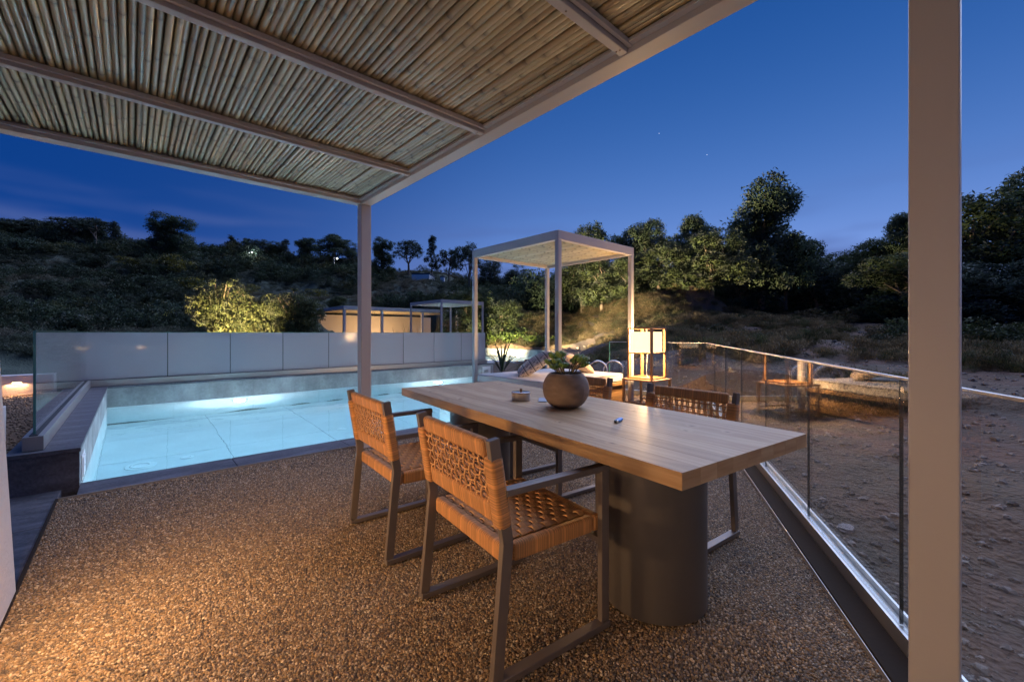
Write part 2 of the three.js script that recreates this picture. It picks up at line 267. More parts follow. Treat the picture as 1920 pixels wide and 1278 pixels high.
{
  const inside = (u, v) => { let c = false; for (let i = 0, j = gravelEdge.length - 1; i < gravelEdge.length; j = i++) { const [a, b] = gravelEdge[i], [x, y] = gravelEdge[j]; if (b > v !== y > v && u < ((x - a) * (v - b)) / (y - b) + a) c = !c; } return c; };
  const R = rng(77), kinds = [0, 1, 2].map((k) => {
    const g = new THREE.IcosahedronGeometry(1, 1), p = g.attributes.position, RR = rng(400 + k), ax = [1, 0.62 + 0.1 * k, 0.75 + 0.08 * k], bump = new Map();
    for (let i = 0; i < p.count; i++) { const key = [p.getX(i), p.getY(i), p.getZ(i)].map((x) => x.toFixed(3)).join(); if (!bump.has(key)) bump.set(key, 0.82 + 0.34 * RR()); const q = bump.get(key); p.setXYZ(i, p.getX(i) * ax[0] * q, p.getY(i) * ax[1] * q, p.getZ(i) * ax[2] * q); }
    g.deleteAttribute('uv'); g.computeVertexNormals(); return g;
  });
  const spots = [[], [], []], tones = [[0.245, 0.165, 0.088], [0.185, 0.124, 0.069], [0.305, 0.216, 0.123], [0.135, 0.100, 0.068], [0.42, 0.34, 0.235], [0.24, 0.152, 0.070], [0.09, 0.071, 0.053]];
  for (let u = -0.4; u < 7.6; u += 0.0078) for (let v = -0.6; v < 5.6; v += 0.0078) {
    const x = u + (R() - 0.5) * 0.0095, y = v + (R() - 0.5) * 0.0095, far = Math.hypot(x, y);
    if (!inside(x, y) || (far > 4.2 && R() < 0.45)) continue;
    if (x * 0.668 + y * 0.744 < 0.9) continue;
    spots[Math.floor(R() * 3)].push([x, y, far > 4.2 ? 1.3 : 1]);
  }
  const m4 = new THREE.Matrix4(), q = new THREE.Quaternion(), e = new THREE.Euler(), c = new THREE.Color();
  spots.forEach((list, k) => {
    const im = new THREE.InstancedMesh(kinds[k], mat({ color: lin(1, 1, 1), roughness: 0.55 }), list.length);
    list.forEach(([u, v, big], i) => {
      const s = (0.0036 + 0.0036 * R() * R()) * big;
      e.set((R() - 0.5) * 1.4, R() * 6.28, (R() - 0.5) * 1.4); q.setFromEuler(e);
      im.setMatrixAt(i, m4.compose(V3(u, -0.0135 + s * (0.35 + 0.5 * R()), -v), q, V3(s, s, s)));
      const t = tones[Math.floor(R() * 7)], w = 0.8 + 0.45 * R(); im.setColorAt(i, c.setRGB(t[0] * w, t[1] * w, t[2] * w));
    });
    stuff(im, 'gravel', 'brown exposed pebbles bonded over the terrace floor');
  });
}
{ // coping and kerbs
  const cop = structGroup('pool_coping', 'dark grey stone coping along the near edge of the lit pool');
  for (let u = -0.30; u < 4.0; u += 1.0) part('coping_stone', slab(u + 0.002, Math.min(u + 0.998, 4.048), 4.405, 4.745, -0.06, 0.004, 'x', 0.004), M.slate, cop);
  for (let u = 4.05; u < 7.5; u += 0.90) part('coping_stone', slab(u + 0.002, u + 0.898, 5.60, 5.95, -0.06, 0.004, 'x', 0.004), M.slate, cop);
  part('coping_stone', slab(3.75, 4.05, 4.75, 5.95, -0.06, 0.003, 'x', 0.004), M.slate, cop);
  part('edge_strip', slab(-0.39, 4.05, 4.396, 4.404, -0.03, 0.006), M.channel, cop);
  const pav = structGroup('side_paving', 'dark slate paving strip between house wall and pool');
  for (let k = 0; k < 3; k++) for (let j = 0; j < 2; j++) part('paving_slab', slab(-2.0 + j * 0.80 + 0.003, -1.2 + j * 0.81 - 0.003 + 0.0, 2.2 + k * 0.82 + 0.003, 3.02 + k * 0.82 - 0.003, -0.08, -0.002, 'x', 0.004), M.slate, pav);
  part('edge_strip', slab(-0.402, -0.388, 2.2, 4.40, -0.05, 0.006), M.kerb, pav);
  struct('side_foundation', slab(-9, -0.40, -3.4, 4.66, -0.7, -0.082), M.cement, 'ground slab under the side paving');
  const kb = structGroup('glass_fence_kerb', 'dark kerb strip carrying the glass fence');
  const rot = Math.atan2(RAILD[1], RAILD[0]);
  const along = (s0, s1, off, w, h0, h1) => { const [u, v] = railAt((s0 + s1) / 2, off); return rbox(s1 - s0, h1 - h0, w, 0, 0, 0, 0.003).rotateY(rot).translate(u, (h0 + h1) / 2, -v); };
  part('kerb', along(-3.2, 6.5, 0.07, 0.15, -0.35, 0.018), M.kerb, kb);
  part('gravel_stop', along(-3.2, 6.4, 0.150, 0.006, -0.1, 0.012), M.channel, kb);
}

// ---------------------------------------------------------------- the pool
const WATER = -0.055, FLOOR = -1.62;
{
  const basin = structGroup('pool_basin', 'grey tiled swimming pool basin');
  for (let u = -0.30; u < 7.55; u += 1.31) for (let v = 4.745; v < 9.5; v += 1.22) part('floor_tile', slab(u + 0.004, Math.min(u + 1.306, 7.6), v + 0.004, Math.min(v + 1.216, 9.6), FLOOR - 0.03, FLOOR), M.poolTile, basin);
  part('floor_slab', slab(-0.8, 8.0, 4.3, 10.1, FLOOR - 0.3, FLOOR - 0.012), mat({ color: lin(0.46, 0.48, 0.48), roughness: 0.8 }), basin);
  part('wall_panel', slab(-0.29, 3.75, 4.40, 4.745, -1.7, -0.062), M.poolTile, basin);
  part('wall_panel', slab(3.75, 4.07, 4.40, 5.95, -1.7, -0.062), M.poolTile, basin);
  part('wall_panel', slab(4.072, 7.7, 5.60, 5.95, -1.7, -0.062), M.poolTile, basin);
  part('wall_panel', slab(7.6, 7.9, 5.952, 9.598, -1.7, -0.002), M.poolTile, basin);
  for (let v = 4.66; v < 9.5; v += 1.236) { part('wall_panel', slab(-0.66, -0.30, v + 0.001, v + 1.235, -1.7, -0.048), M.poolTile, basin); part('freeboard_panel', slab(-0.66, -0.298, v + 0.001, v + 1.235, -0.047, 0.268), M.cement, basin); }
  for (let u = -0.66; u < 7.8; u += 1.22) { part('wall_panel', slab(u + 0.001, u + 1.219, 9.60, 9.99, -1.7, -0.048), M.poolTile, basin); part('freeboard_panel', slab(u + 0.001, u + 1.219, 9.598, 9.99, -0.047, 0.268), M.cement, basin); }
  for (let v = 4.64; v < 9.5; v += 1.24) part('wall_cap', slab(-0.675, -0.29, v + 0.001, v + 1.239, 0.27, 0.302, 'x', 0.004), M.slate, basin);
  for (let u = -0.675; u < 7.8; u += 1.225) part('wall_cap', slab(u + 0.001, u + 1.224, 9.602, 10.0, 0.27, 0.302, 'x', 0.004), M.slate, basin);
  part('wall_end', slab(-0.668, -0.298, 4.652, 4.662, -0.2, 0.268), M.slate, basin);
  const shape = [[-0.31, 4.735], [3.76, 4.735], [3.76, 5.94], [7.61, 5.94], [7.61, 9.61], [-0.31, 9.61]];
  struct('pool_water', prism(shape, FLOOR - 0.006, WATER), M.water, 'clear cyan water glowing in the main pool');
}
function poolLight(u, v, h, name, label, power, face = -1) {
  const t = thing(name, label, 'pool light', [u, v, h], 0, 'underwater pool lights');
  part('rim', new THREE.TorusGeometry(0.115, 0.014, 8, 28).translate(0, 0, 0.012), M.steel, t);
  part('lens', new THREE.SphereGeometry(0.108, 28, 10, 0, 2 * PI, 0, PI / 2).rotateX(PI / 2).scale(1, 1, 0.3), M.lens, t);
  const l = new THREE.PointLight(new THREE.Color(0.74, 0.90, 1.0), power); l.position.set(0, 0, 0.15); l.castShadow = true; l.shadow.radius = 3; t.add(l);
  return t;
}
poolLight(1.55, 9.595, -0.42, 'underwater_light', 'bright round underwater light in far pool wall, seen left of the pergola post', 17);
poolLight(5.95, 9.595, -0.42, 'underwater_light', 'bright underwater light in far pool wall, glinting above table edge', 17);
for (const [u, w] of [[1.2, 'left'], [2.9, 'right']]) { const l = poolLight(u, 4.75, -0.75, 'underwater_light', w + ' underwater fill light added out of sight under the near coping', 4.5); l.rotation.y = PI; }  // added fill lamps, out of view, that brighten the far pool wall
{ // fittings
  for (const [u, v, r, lab] of [[0.085, 6.93, 0.15, 'round white main drain grille on pool floor near the left wall'], [0.54, 6.97, 0.07, 'small round white inlet on pool floor beside the main drain'], [2.6, 7.12, 0.07, 'small round white inlet on pool floor far from the left wall']]) {
    const t = thing('pool_floor_inlet', lab, 'pool inlet', [u, v, FLOOR + 0.001]);
    part('flange', new THREE.CylinderGeometry(r, r * 1.05, 0.016, 28).translate(0, 0.008, 0), M.white, t);
    part('grille', new THREE.TorusGeometry(r * 0.62, r * 0.1, 6, 24).rotateX(PI / 2).translate(0, 0.018, 0), M.white, t);
  }
  const sk = thing('skimmer_plate', 'white skimmer cover plate on the left pool wall', 'skimmer cover', [-0.299, 4.95, 0.10]);
  part('frame', rbox(0.008, 0.20, 0.26, 0.004, 0, 0, 0.003), M.white, sk); part('lid', rbox(0.006, 0.15, 0.20, 0.010, 0, 0, 0.002), M.white, sk); part('screw', new THREE.CylinderGeometry(0.006, 0.006, 0.004, 8).rotateZ(PI / 2).translate(0.014, 0, 0), M.steel, sk);
  const s2 = thing('skimmer_plate', 'small framed plate at right end of the far pool wall', 'skimmer cover', [7.62, 9.598, 0.10]);
  part('frame', rbox(0.30, 0.24, 0.008, 0, 0, 0.004, 0.003), M.white, s2); part('lid', rbox(0.16, 0.09, 0.008, -0.02, -0.02, 0.010, 0.002), M.alu, s2);
}
// glass on the pool walls
{
  const f = thing('frosted_glass_screen', 'long frosted white glass screen on the far pool wall', 'glass screen', [0, 0, 0]);
  part('base_channel', slab(-0.60, 7.72, 9.68, 9.79, 0.304, 0.405, 'x', 0.004), M.channel, f);
  part('gasket', slab(-0.585, 7.70, 9.70, 9.77, 0.406, 0.412), M.seam, f);
  const seams = [-0.56, 0.48, 1.42, 2.34, 3.26, 4.18, 5.07, 5.96, 6.83, 7.68];
  for (let k = 0; k + 1 < seams.length; k++) {
    const p = part('frosted_pane', slab(seams[k] + 0.006, seams[k + 1] - 0.006, 9.726, 9.744, 0.413, 1.185, 'x', 0.0015), M.frost, f);
    part('seam_strip', slab(seams[k + 1] - 0.005, seams[k + 1] + 0.005, 9.729, 9.741, 0.413, 1.183), M.seam, f);
  }
  part('top_edge', slab(-0.56, 7.68, 9.728, 9.742, 1.186, 1.192), M.glassEdge, f);
  const g = thing('pool_side_glass', 'clear glass panel standing on the left pool wall', 'glass panel', [0, 0, 0]);
  part('base_channel', slab(-0.60, -0.49, 4.72, 9.67, 0.304, 0.410, 'z', 0.004), M.channel, g);
  part('gasket', slab(-0.567, -0.523, 4.74, 9.66, 0.411, 0.417), M.seam, g);
  part('pane', slab(-0.552, -0.538, 4.80, 9.715, 0.418, 1.195), M.glass, g);
  part('pane_edge', slab(-0.5525, -0.5375, 4.792, 4.798, 0.418, 1.195), M.glassEdge, g);
  part('top_edge', slab(-0.551, -0.539, 4.80, 9.715, 1.196, 1.200), M.glassEdge, g);
}

// ---------------------------------------------------------------- glass fence on the right
{
  const rot = Math.atan2(RAILD[1], RAILD[0]);
  const f = thing('glass_fence', 'frameless glass fence with slim beige top rail along the right edge', 'glass fence', [0, 0, 0]);
  const along = (s0, s1, off, w, h0, h1, r) => { const [u, v] = railAt((s0 + s1) / 2, off); return rbox(s1 - s0, h1 - h0, w, 0, 0, 0, r).rotateY(rot).translate(u, (h0 + h1) / 2, -v); };
  part('base_channel', along(-3.0, 6.05, 0.036, 0.012, 0.019, 0.085, 0.002), M.alu, f);
  part('base_channel', along(-3.0, 6.05, -0.030, 0.012, 0.019, 0.085, 0.002), M.alu, f);
  part('gasket', along(-3.0, 6.05, 0.003, 0.05, 0.019, 0.060, 0.002), M.channel, f);
  for (let s = -2.98; s < 5.9; s += 1.005) part('pane', along(s + 0.004, s + 1.001, 0, 0.013, 0.062, 1.0, 0.001), M.glass, f);
  for (let s = -2.98; s < 6.0; s += 1.005) part('pane_edge', along(s - 0.0022, s + 0.0022, 0, 0.0122, 0.064, 0.998, 0.001), M.seam, f);
  part('top_rail', along(-3.0, 6.06, 0, 0.016, 1.001, 1.012, 0.003), M.capRail, f);
  const g = thing('glass_fence', 'short glass panel closing the far corner behind the lantern', 'glass fence', [0, 0, 0]);
  const a = railAt(6.09), b = [7.10, 5.02], dx = b[0] - a[0], dy = b[1] - a[1], L = Math.hypot(dx, dy), ro = Math.atan2(dy, dx);
  const seg = (s0, s1, w, h0, h1) => rbox((s1 - s0) * L, h1 - h0, w, 0, 0, 0, 0.002).rotateY(ro).translate(a[0] + dx * (s0 + s1) / 2, (h0 + h1) / 2, -(a[1] + dy * (s0 + s1) / 2));
  part('base_channel', seg(0.02, 1, 0.06, 0.0, 0.085), M.alu, g); part('pane', seg(0.01, 0.99, 0.013, 0.086, 1.0), M.glass, g); part('top_edge', seg(0.01, 0.99, 0.012, 1.001, 1.008), M.alu, g); part('pane_edge', seg(0.985, 0.995, 0.016, 0.086, 1.0), M.glassEdge, g);
}

// ---------------------------------------------------------------- house wall beside and behind the camera
{
  const w = thing('house_wall', 'rough white stucco house wall at the left edge', 'wall', [0, 0, 0]);
  const g = slab(-0.75, -0.392, -2.6, 2.95, -0.1, 2.44);
  const p = g.attributes.position; for (let i = 0; i < p.count; i++) if (p.getX(i) > -0.5) p.setX(i, p.getX(i) - 0.045 * p.getY(i)); g.computeVertexNormals();
  part('wall_face', g, M.stucco, w);
  const b = thing('house_wall', 'rendered back wall of the house behind the viewer', 'wall', [0, 0, 0]);
  part('wall_face', slab(-0.75, 5.2, -3.0, -2.65, -0.1, 2.9), M.stucco, b);
}
function wallLight(pos, turn, label, power) {
  const t = thing('recessed_wall_light', label, 'wall light', pos, turn, 'recessed wall lights');
  part('frame', merge([rbox(0.30, 0.014, 0.03, 0, 0.043, 0, 0.003), rbox(0.30, 0.014, 0.03, 0, -0.043, 0, 0.003), rbox(0.014, 0.1, 0.03, 0.15, 0, 0, 0.003), rbox(0.014, 0.1, 0.03, -0.15, 0, 0, 0.003)]), M.white, t);
  part('light_diffuser', rbox(0.28, 0.07, 0.008, 0, 0, -0.006, 0.002), M.lampGlow, t);
  const l = new THREE.RectAreaLight(new THREE.Color(1, 0.58, 0.27), power, 0.26, 0.06);
  l.position.set(0, 0, 0.03); l.rotation.set(PI + 0.56, 0, 0); t.add(l);      // thrown forward and down
  return t;
}

// ---------------------------------------------------------------- pergolas
const bambooMats = [[0.45, 0.37, 0.205], [0.37, 0.295, 0.16], [0.50, 0.425, 0.255], [0.34, 0.26, 0.14], [0.42, 0.355, 0.21]].map((c) => phys({ color: lin(...c), vertexColors: true, roughness: 0.40, clearcoat: 0.7, clearcoatRoughness: 0.16 }));
function bambooPole(L, r, seed) {       // along z, centred
  const R = rng(seed), pts = [], cols = [];
  let z = -L / 2, next = z + 0.04 + R() * 0.4;
  const rings = [[z, r, 0.85]];
  while (next < L / 2 - 0.04) { const k = 0.75 + R() * 0.4; rings.push([next - 0.03, r * 0.97, 0.95], [next - 0.006, r * 1.07, 0.62 * k], [next, r * 0.99, 0.45 * k], [next + 0.006, r * 1.05, 0.75], [next + 0.035, r * 0.97, 1.0 + 0.1 * R()]); next += 0.27 + R() * 0.22; }
  rings.push([L / 2, r * 0.93, 0.85]);
  const S = 8, pos = [], nor = [], col = [], uv = [], idx = [], bx = (R() - 0.5) * 0.010, by = (R() - 0.5) * 0.006;
  rings.forEach(([zz, rr, c], i) => { const bend = Math.sin(((zz + L / 2) / L) * PI); for (let s = 0; s <= S; s++) { const a = (s / S) * 2 * PI, x = Math.cos(a), y = Math.sin(a); pos.push(x * rr + bx * bend, y * rr + by * bend, zz); nor.push(x, y, 0); const k = c * (0.9 + 0.2 * hash2(s % S, i >> 2, seed)); col.push(k, k * 0.985, k * 0.95); uv.push(s / S, zz); } });
  for (let i = 0; i + 1 < rings.length; i++) for (let s = 0; s < S; s++) { const p = i * (S + 1) + s, q = p + S + 1; idx.push(p, p + 1, q, p + 1, q + 1, q); }
  const g = new THREE.BufferGeometry();
  g.setAttribute('position', new THREE.Float32BufferAttribute(pos, 3)); g.setAttribute('normal', new THREE.Float32BufferAttribute(nor, 3)); g.setAttribute('color', new THREE.Float32BufferAttribute(col, 3)); g.setAttribute('uv', new THREE.Float32BufferAttribute(uv, 2)); g.setIndex(idx);
  return g;
}
{ // the main pergola over the terrace
  const pg = thing('bamboo_pergola', 'large steel pergola roofed with bamboo poles over the dining table', 'pergola', [0, 0, 0]);
  const U0 = -2.4, U1 = 1.855, V0 = -1.35, V1 = 4.36, B = 2.5, Tp = 2.64, w = 0.105;
  part('beam', slab(U1 - w, U1, V0, V1, B, Tp, 'z', 0.004), M.paint, pg);
  part('beam', slab(U0, U1 - w - 0.001, V1 - w, V1, B + 0.0015, Tp, 'x', 0.004), M.paint, pg);
  part('beam', slab(U0, U1 - w - 0.001, V0, V0 + w, B + 0.0015, Tp, 'x', 0.004), M.paint, pg);
  part('beam', slab(U0, U0 + w, V0 + w + 0.001, V1 - w - 0.001, B + 0.0015, Tp, 'z', 0.004), M.paint, pg);
  part('ledge', slab(U1 - w - 0.035, U1 - w - 0.001, V0 + w, V1 - w - 0.036, B + 0.028, B + 0.046, 'z', 0.002), M.paint, pg);
  part('ledge', slab(U0 + w, U1 - w - 0.001, V1 - w - 0.035, V1 - w - 0.001, B + 0.028, B + 0.046, 'x', 0.002), M.paint, pg);
  for (const v of [3.25, 2.245, 1.15, 0.05, -0.6]) {
    part('purlin', slab(U0 + w, U1 - w - 0.002, v - 0.022, v + 0.022, B + 0.004, B + 0.05, 'x', 0.004), M.paint, pg);
    part('purlin', slab(U0 + w, U1 - w - 0.002, v - 0.048, v - 0.028, B + 0.022, B + 0.048, 'x', 0.003), M.paint, pg);
  }
  for (const v of [3.25, 2.245, 1.15]) for (const [du, dv] of [[0.05, 0.008], [0.05, -0.010], [0.42, 0.0]]) part('screw', new THREE.CylinderGeometry(0.0045, 0.0045, 0.004, 8).translate(U1 - w - du, B + 0.0025, -v - dv), M.steel, pg);
  part('post', slab(U1 - w - 0.001, U1 - 0.001, V1 - w - 0.001, V1 - 0.001, 0, B - 0.001, 'y', 0.006), M.paint, pg);
  part('post', slab(U1 - w, U1, 0.046, 0.155, 0, B - 0.001, 'y', 0.006), M.paint, pg, 'wide beige post close to the viewer on the right');
  part('base_plate', slab(U1 - w - 0.02, U1 + 0.02, V1 - w - 0.02, V1 + 0.02, 0.003, 0.012), M.paint, pg);
  part('added_backing', slab(U0 + w, U1 - w, V0 + w, V1 - w, B + 0.115, B + 0.128), M.addedBacking, pg);  // added sheet over the poles, keeps the sky out of their gaps
  const R = rng(5), L = V1 - V0 - 2 * w - 0.022, lib = []; for (let k = 0; k < 26; k++) lib.push(bambooPole(L, 0.0158, 900 + k));
  for (let u = U0 + w + 0.02; u < U1 - w - 0.016; u += 0.0312) {
    const s = 0.93 + R() * 0.17, m = part('bamboo_pole', lib[Math.floor(R() * 26)], bambooMats[Math.floor(R() * 5)], pg);
    m.scale.set(s, s, 1); m.position.set(u + (R() - 0.5) * 0.002, B + 0.070 + (R() - 0.5) * 0.010, -(V0 + V1) / 2 + (R() - 0.5) * 0.01);
    m.rotation.set((R() - 0.5) * 0.003, (R() < 0.5 ? PI : 0) + (R() - 0.5) * 0.003, R() * 6.28);
  }
}
function smallPergola(name, label, u0, u1, v0, v1, base, top, poles = 26, group) {
  const pg = thing(name, label, 'pergola', [0, 0, 0], 0, group), w = 0.07, B = top - 0.13;
  part('beam', slab(u0, u0 + w, v0, v1, B, top, 'z', 0.004), M.paint, pg); part('beam', slab(u1 - w, u1, v0, v1, B, top, 'z', 0.004), M.paint, pg);
  part('beam', slab(u0 + w + 0.001, u1 - w - 0.001, v0, v0 + w, B, top, 'x', 0.004), M.paint, pg); part('beam', slab(u0 + w + 0.001, u1 - w - 0.001, v1 - w, v1, B, top, 'x', 0.004), M.paint, pg);
  for (const [u, v] of [[u0, v0], [u1 - w, v0], [u0, v1 - w], [u1 - w, v1 - w]]) part('post', slab(u + 0.001, u + w - 0.001, v + 0.001, v + w - 0.001, base, B - 0.001, 'y', 0.004), M.paint, pg);
  part('added_backing', slab(u0 + w, u1 - w, v0 + w, v1 - w, top - 0.03, top - 0.018), M.addedBacking, pg);  // backing added above the canes so the gaps stay dark
  const R = rng(Math.round(u0 * 100)), L = v1 - v0 - 2 * w - 0.01, lib = [0, 1, 2, 3].map((k) => bambooPole(L, 0.5, 700 + k)), pitch = (u1 - u0 - 2 * w) / poles;
  for (let k = 0; k < poles; k++) { const m = part('bamboo_pole', lib[k % 4], bambooMats[[2, 4, 0][Math.floor(R() * 3)]], pg); m.scale.set(pitch * (0.62 + 0.36 * R()), pitch * 0.8, 1); m.position.set(u0 + w + pitch * (k + 0.5), top - 0.07 + (R() - 0.5) * 0.012, -(v0 + v1) / 2); m.rotation.y = (R() - 0.5) * 0.022; }
  return pg;
}
smallPergola('daybed_pergola', 'white steel pergola with bamboo roof standing over the daybed', 4.365, 6.24, 3.91, 5.895, 0.0, 2.6, 40);

// ---------------------------------------------------------------- table
const TT = THREE.MathUtils.degToRad(-7.3);      // the table and chairs stand slightly askew
{
  const t = thing('dining_table', 'long light timber dining table on two dark drum legs', 'table', [1.86, 1.775, 0], TT);
  // local: x across (0.9 m), z along (2.44 m; +z towards the viewer's right)
  const R = rng(12), n = 9, W = 0.895, bw = W / n, L = 2.44;
  for (let k = 0; k < n; k++) {
    const g = rbox(bw - 0.0003, 0.056, L, -W / 2 + bw * (k + 0.5), 0.722 + (R() - 0.5) * 0.0004, 0, 0.0009, 'z', 1);
    const uv = g.attributes.uv, ou = R() * 2.4, ov = R(); for (let i = 0; i < uv.count; i++) uv.setXY(i, uv.getX(i) + ou, uv.getY(i) + ov);
    part('board', g, tableWood[Math.floor(R() * 3)], t);
  }
  for (const z of [0.775, -0.775]) {
    const d = part('drum_leg', new THREE.LatheGeometry([[0, 0.004], [0.222, 0.004], [0.226, 0.008], [0.226, 0.684], [0.222, 0.688], [0, 0.688]].map(([x, y]) => new THREE.Vector2(x, y)), 72).translate(0, 0, z), M.drum, t);
    part('mount_plate', new THREE.CylinderGeometry(0.19, 0.19, 0.006, 40).translate(0, 0.691, z), M.black, d);
  }
}

// ---------------------------------------------------------------- chairs
function strandGeo(pts, width, cords, r, flatAxis) {      // a flat bundle of cords laid side by side along a path
  const gs = [];
  for (let c = 0; c < cords; c++) { const o = ((c + 0.5) / cords - 0.5) * width; gs.push(tube(pts.map((p) => p.clone().addScaledVector(flatAxis, o)), r, pts.length * 2, 5)); }
  return merge(gs);
}
function makeChair(label) {
  // local: x forward, y up, z to the sitter's right; origin under the rear legs' centre
  const c = thing('rope_armchair', label, 'chair', [0, 0, 0], 0, 'woven rope dining armchairs');
  const Zo = 0.295, bt = 0.026, bw = 0.042, Y = V3(0, 1, 0);
  for (const s of [-1, 1]) {
    const z = s * Zo, side = part('side_frame', bar(V3(0.002, 0.0125, z), V3(0.555, 0.0125, z), 0.024, bw, Y), M.bronze, c);
    part('leg', bar(V3(0.020, 0.025, z), V3(0.062, 0.475, z), bw, bt, V3(1, 0, 0)), M.bronze, c);
    part('back_post', bar(V3(0.062, 0.470, z), V3(0.004, 0.828, z), bw, bt, V3(1, 0, 0)), M.bronze, c);
    part('leg', bar(V3(0.535, 0.0255, z), V3(0.535, 0.628, z), bw, bt, V3(1, 0, 0)), M.bronze, c);
    part('armrest', bar(V3(0.050, 0.641, z), V3(0.557, 0.641, z), 0.025, 0.040, Y, 0.004), M.bronze, c);
  }
  part('cross_bar', bar(V3(0.535, 0.345, -Zo + 0.0135), V3(0.535, 0.345, Zo - 0.0135), 0.035, 0.022, V3(1, 0, 0)), M.bronze, c);
  // seat: four cord-wrapped rails and the woven middle
  const seat = part('seat_rail', merge([rbox(0.045, 0.068, 0.555, 0.085, 0.410, 0, 0.016, 'z', 3), rbox(0.045, 0.068, 0.555, 0.520, 0.410, 0, 0.016, 'z', 3)]), M.cord, c);
  part('side_rail', merge([rbox(0.392, 0.066, 0.040, 0.3025, 0.410, 0.258, 0.015, 'x', 3), rbox(0.392, 0.066, 0.040, 0.3025, 0.410, -0.258, 0.015, 'x', 3)]), M.cord, seat);
  const nx = 13, nz = 11, x0 = 0.115, x1 = 0.492, z0 = -0.232, z1 = 0.232, px = (x1 - x0) / nx, pz = (z1 - z0) / nz;
  const weft = [0, 1].map((ph) => { const pts = []; for (let k = 0; k <= nz * 4 + 2; k++) { const z = z0 - pz / 4 + (k / 4) * pz - pz / 4; pts.push(V3(0, 0.438 + 0.0075 * Math.cos(((z - z0) / pz - 0.5 + ph) * PI), z)); } return strandGeo(pts, px * 0.92, 4, 0.0034, V3(1, 0, 0)); });
  const warp = [0, 1].map((ph) => { const pts = []; for (let k = 0; k <= nx * 4 + 2; k++) { const x = x0 - px / 4 + (k / 4) * px - px / 4; pts.push(V3(x, 0.4365 + 0.0045 * Math.cos(((x - x0) / px - 0.5 + ph) * PI), 0)); } return strandGeo(pts, pz * 0.90, 6, 0.0034, V3(0, 0, 1)); });
  for (let k = 0; k < nx; k++) { const m = part('seat_strand', weft[k % 2], M.strand, seat); m.position.x = x0 + px * (k + 0.5); }
  for (let k = 0; k < nz; k++) { const m = part('seat_strand', warp[(k + 1) % 2], M.strandB, seat); m.position.z = z0 + pz * (k + 0.5); }
  part('under_weave', rbox(0.39, 0.012, 0.48, 0.3035, 0.421, 0, 0.004, 'x'), M.cord, seat);
  // back: built upright, then leaned onto the posts
  const lean = Math.atan2(0.058, 0.358), back = new THREE.Group(); back.name = 'backrest'; back.position.set(0.062, 0.470, 0); back.rotation.z = lean; c.add(back);
  part('top_rail', rbox(0.036, 0.066, 0.50, 0, 0.322, 0, 0.015, 'z', 3), M.cord, back);
  part('bottom_rail', rbox(0.036, 0.074, 0.50, 0, 0.092, 0, 0.015, 'z', 3), M.cord, back);
  for (const s of [-1, 1]) part('side_wrap', rbox(0.052, 0.252, 0.060, 0, 0.176, s * 0.282, 0.016, 'y', 3), M.cord, back);
  const ny = 5, nn = 13, ya = 0.129, yb = 0.289, za = -0.252, zb = 0.252, py = (yb - ya) / ny, pn = (zb - za) / nn;
  for (const x of [0.0095, -0.0095]) {
    const vert = [0, 1].map((ph) => { const pts = []; for (let k = -2; k <= ny * 4 + 2; k++) { const y = ya + (k / 4) * py; pts.push(V3(x + 0.0034 * Math.cos(((y - ya) / py - 0.5 + ph) * PI), y, 0.45 * pn * ((y - ya) / (yb - ya) - 0.5))); } return strandGeo(pts, 0.0066, 2, 0.0028, V3(0, 0, 1)); });
    const hor = [0, 1].map((ph) => { const pts = []; for (let k = 0; k <= nn * 3; k++) { const z = za + (k / 3) * pn; pts.push(V3(x - 0.0034 * Math.cos(((z - za) / pn - 0.5 + ph) * PI), 0, z)); } return strandGeo(pts, 0.0062, 2, 0.0027, V3(0, 1, 0)); });
    for (let k = 0; k < nn; k++) { const m = part('back_strand', vert[k % 2], M.strand, back); m.position.z = za + pn * (k + 0.5); }
    for (let k = 0; k < ny; k++) { const m = part('back_strand', hor[k % 2], M.strandB, back); m.position.y = ya + py * (k + 0.5); }
  }
  return c;
}
const ch = makeChair('woven orange rope armchair nearest the viewer, seen from behind');
ch.position.copy(P(0.922, 1.385)); ch.rotation.y = THREE.MathUtils.degToRad(-6.8);
dup(ch, [0.985, 2.335, 0], THREE.MathUtils.degToRad(-4.5), 'woven rope armchair beside the pergola post, back to the viewer');
dup(ch, [2.83, 2.25, 0], PI + THREE.MathUtils.degToRad(-7), 'rope armchair across the table, mostly hidden behind the round planter');
dup(ch, [2.685, 1.27, 0], PI + THREE.MathUtils.degToRad(-5.5), 'rope armchair across the table, backlit grid back beside the glass fence');

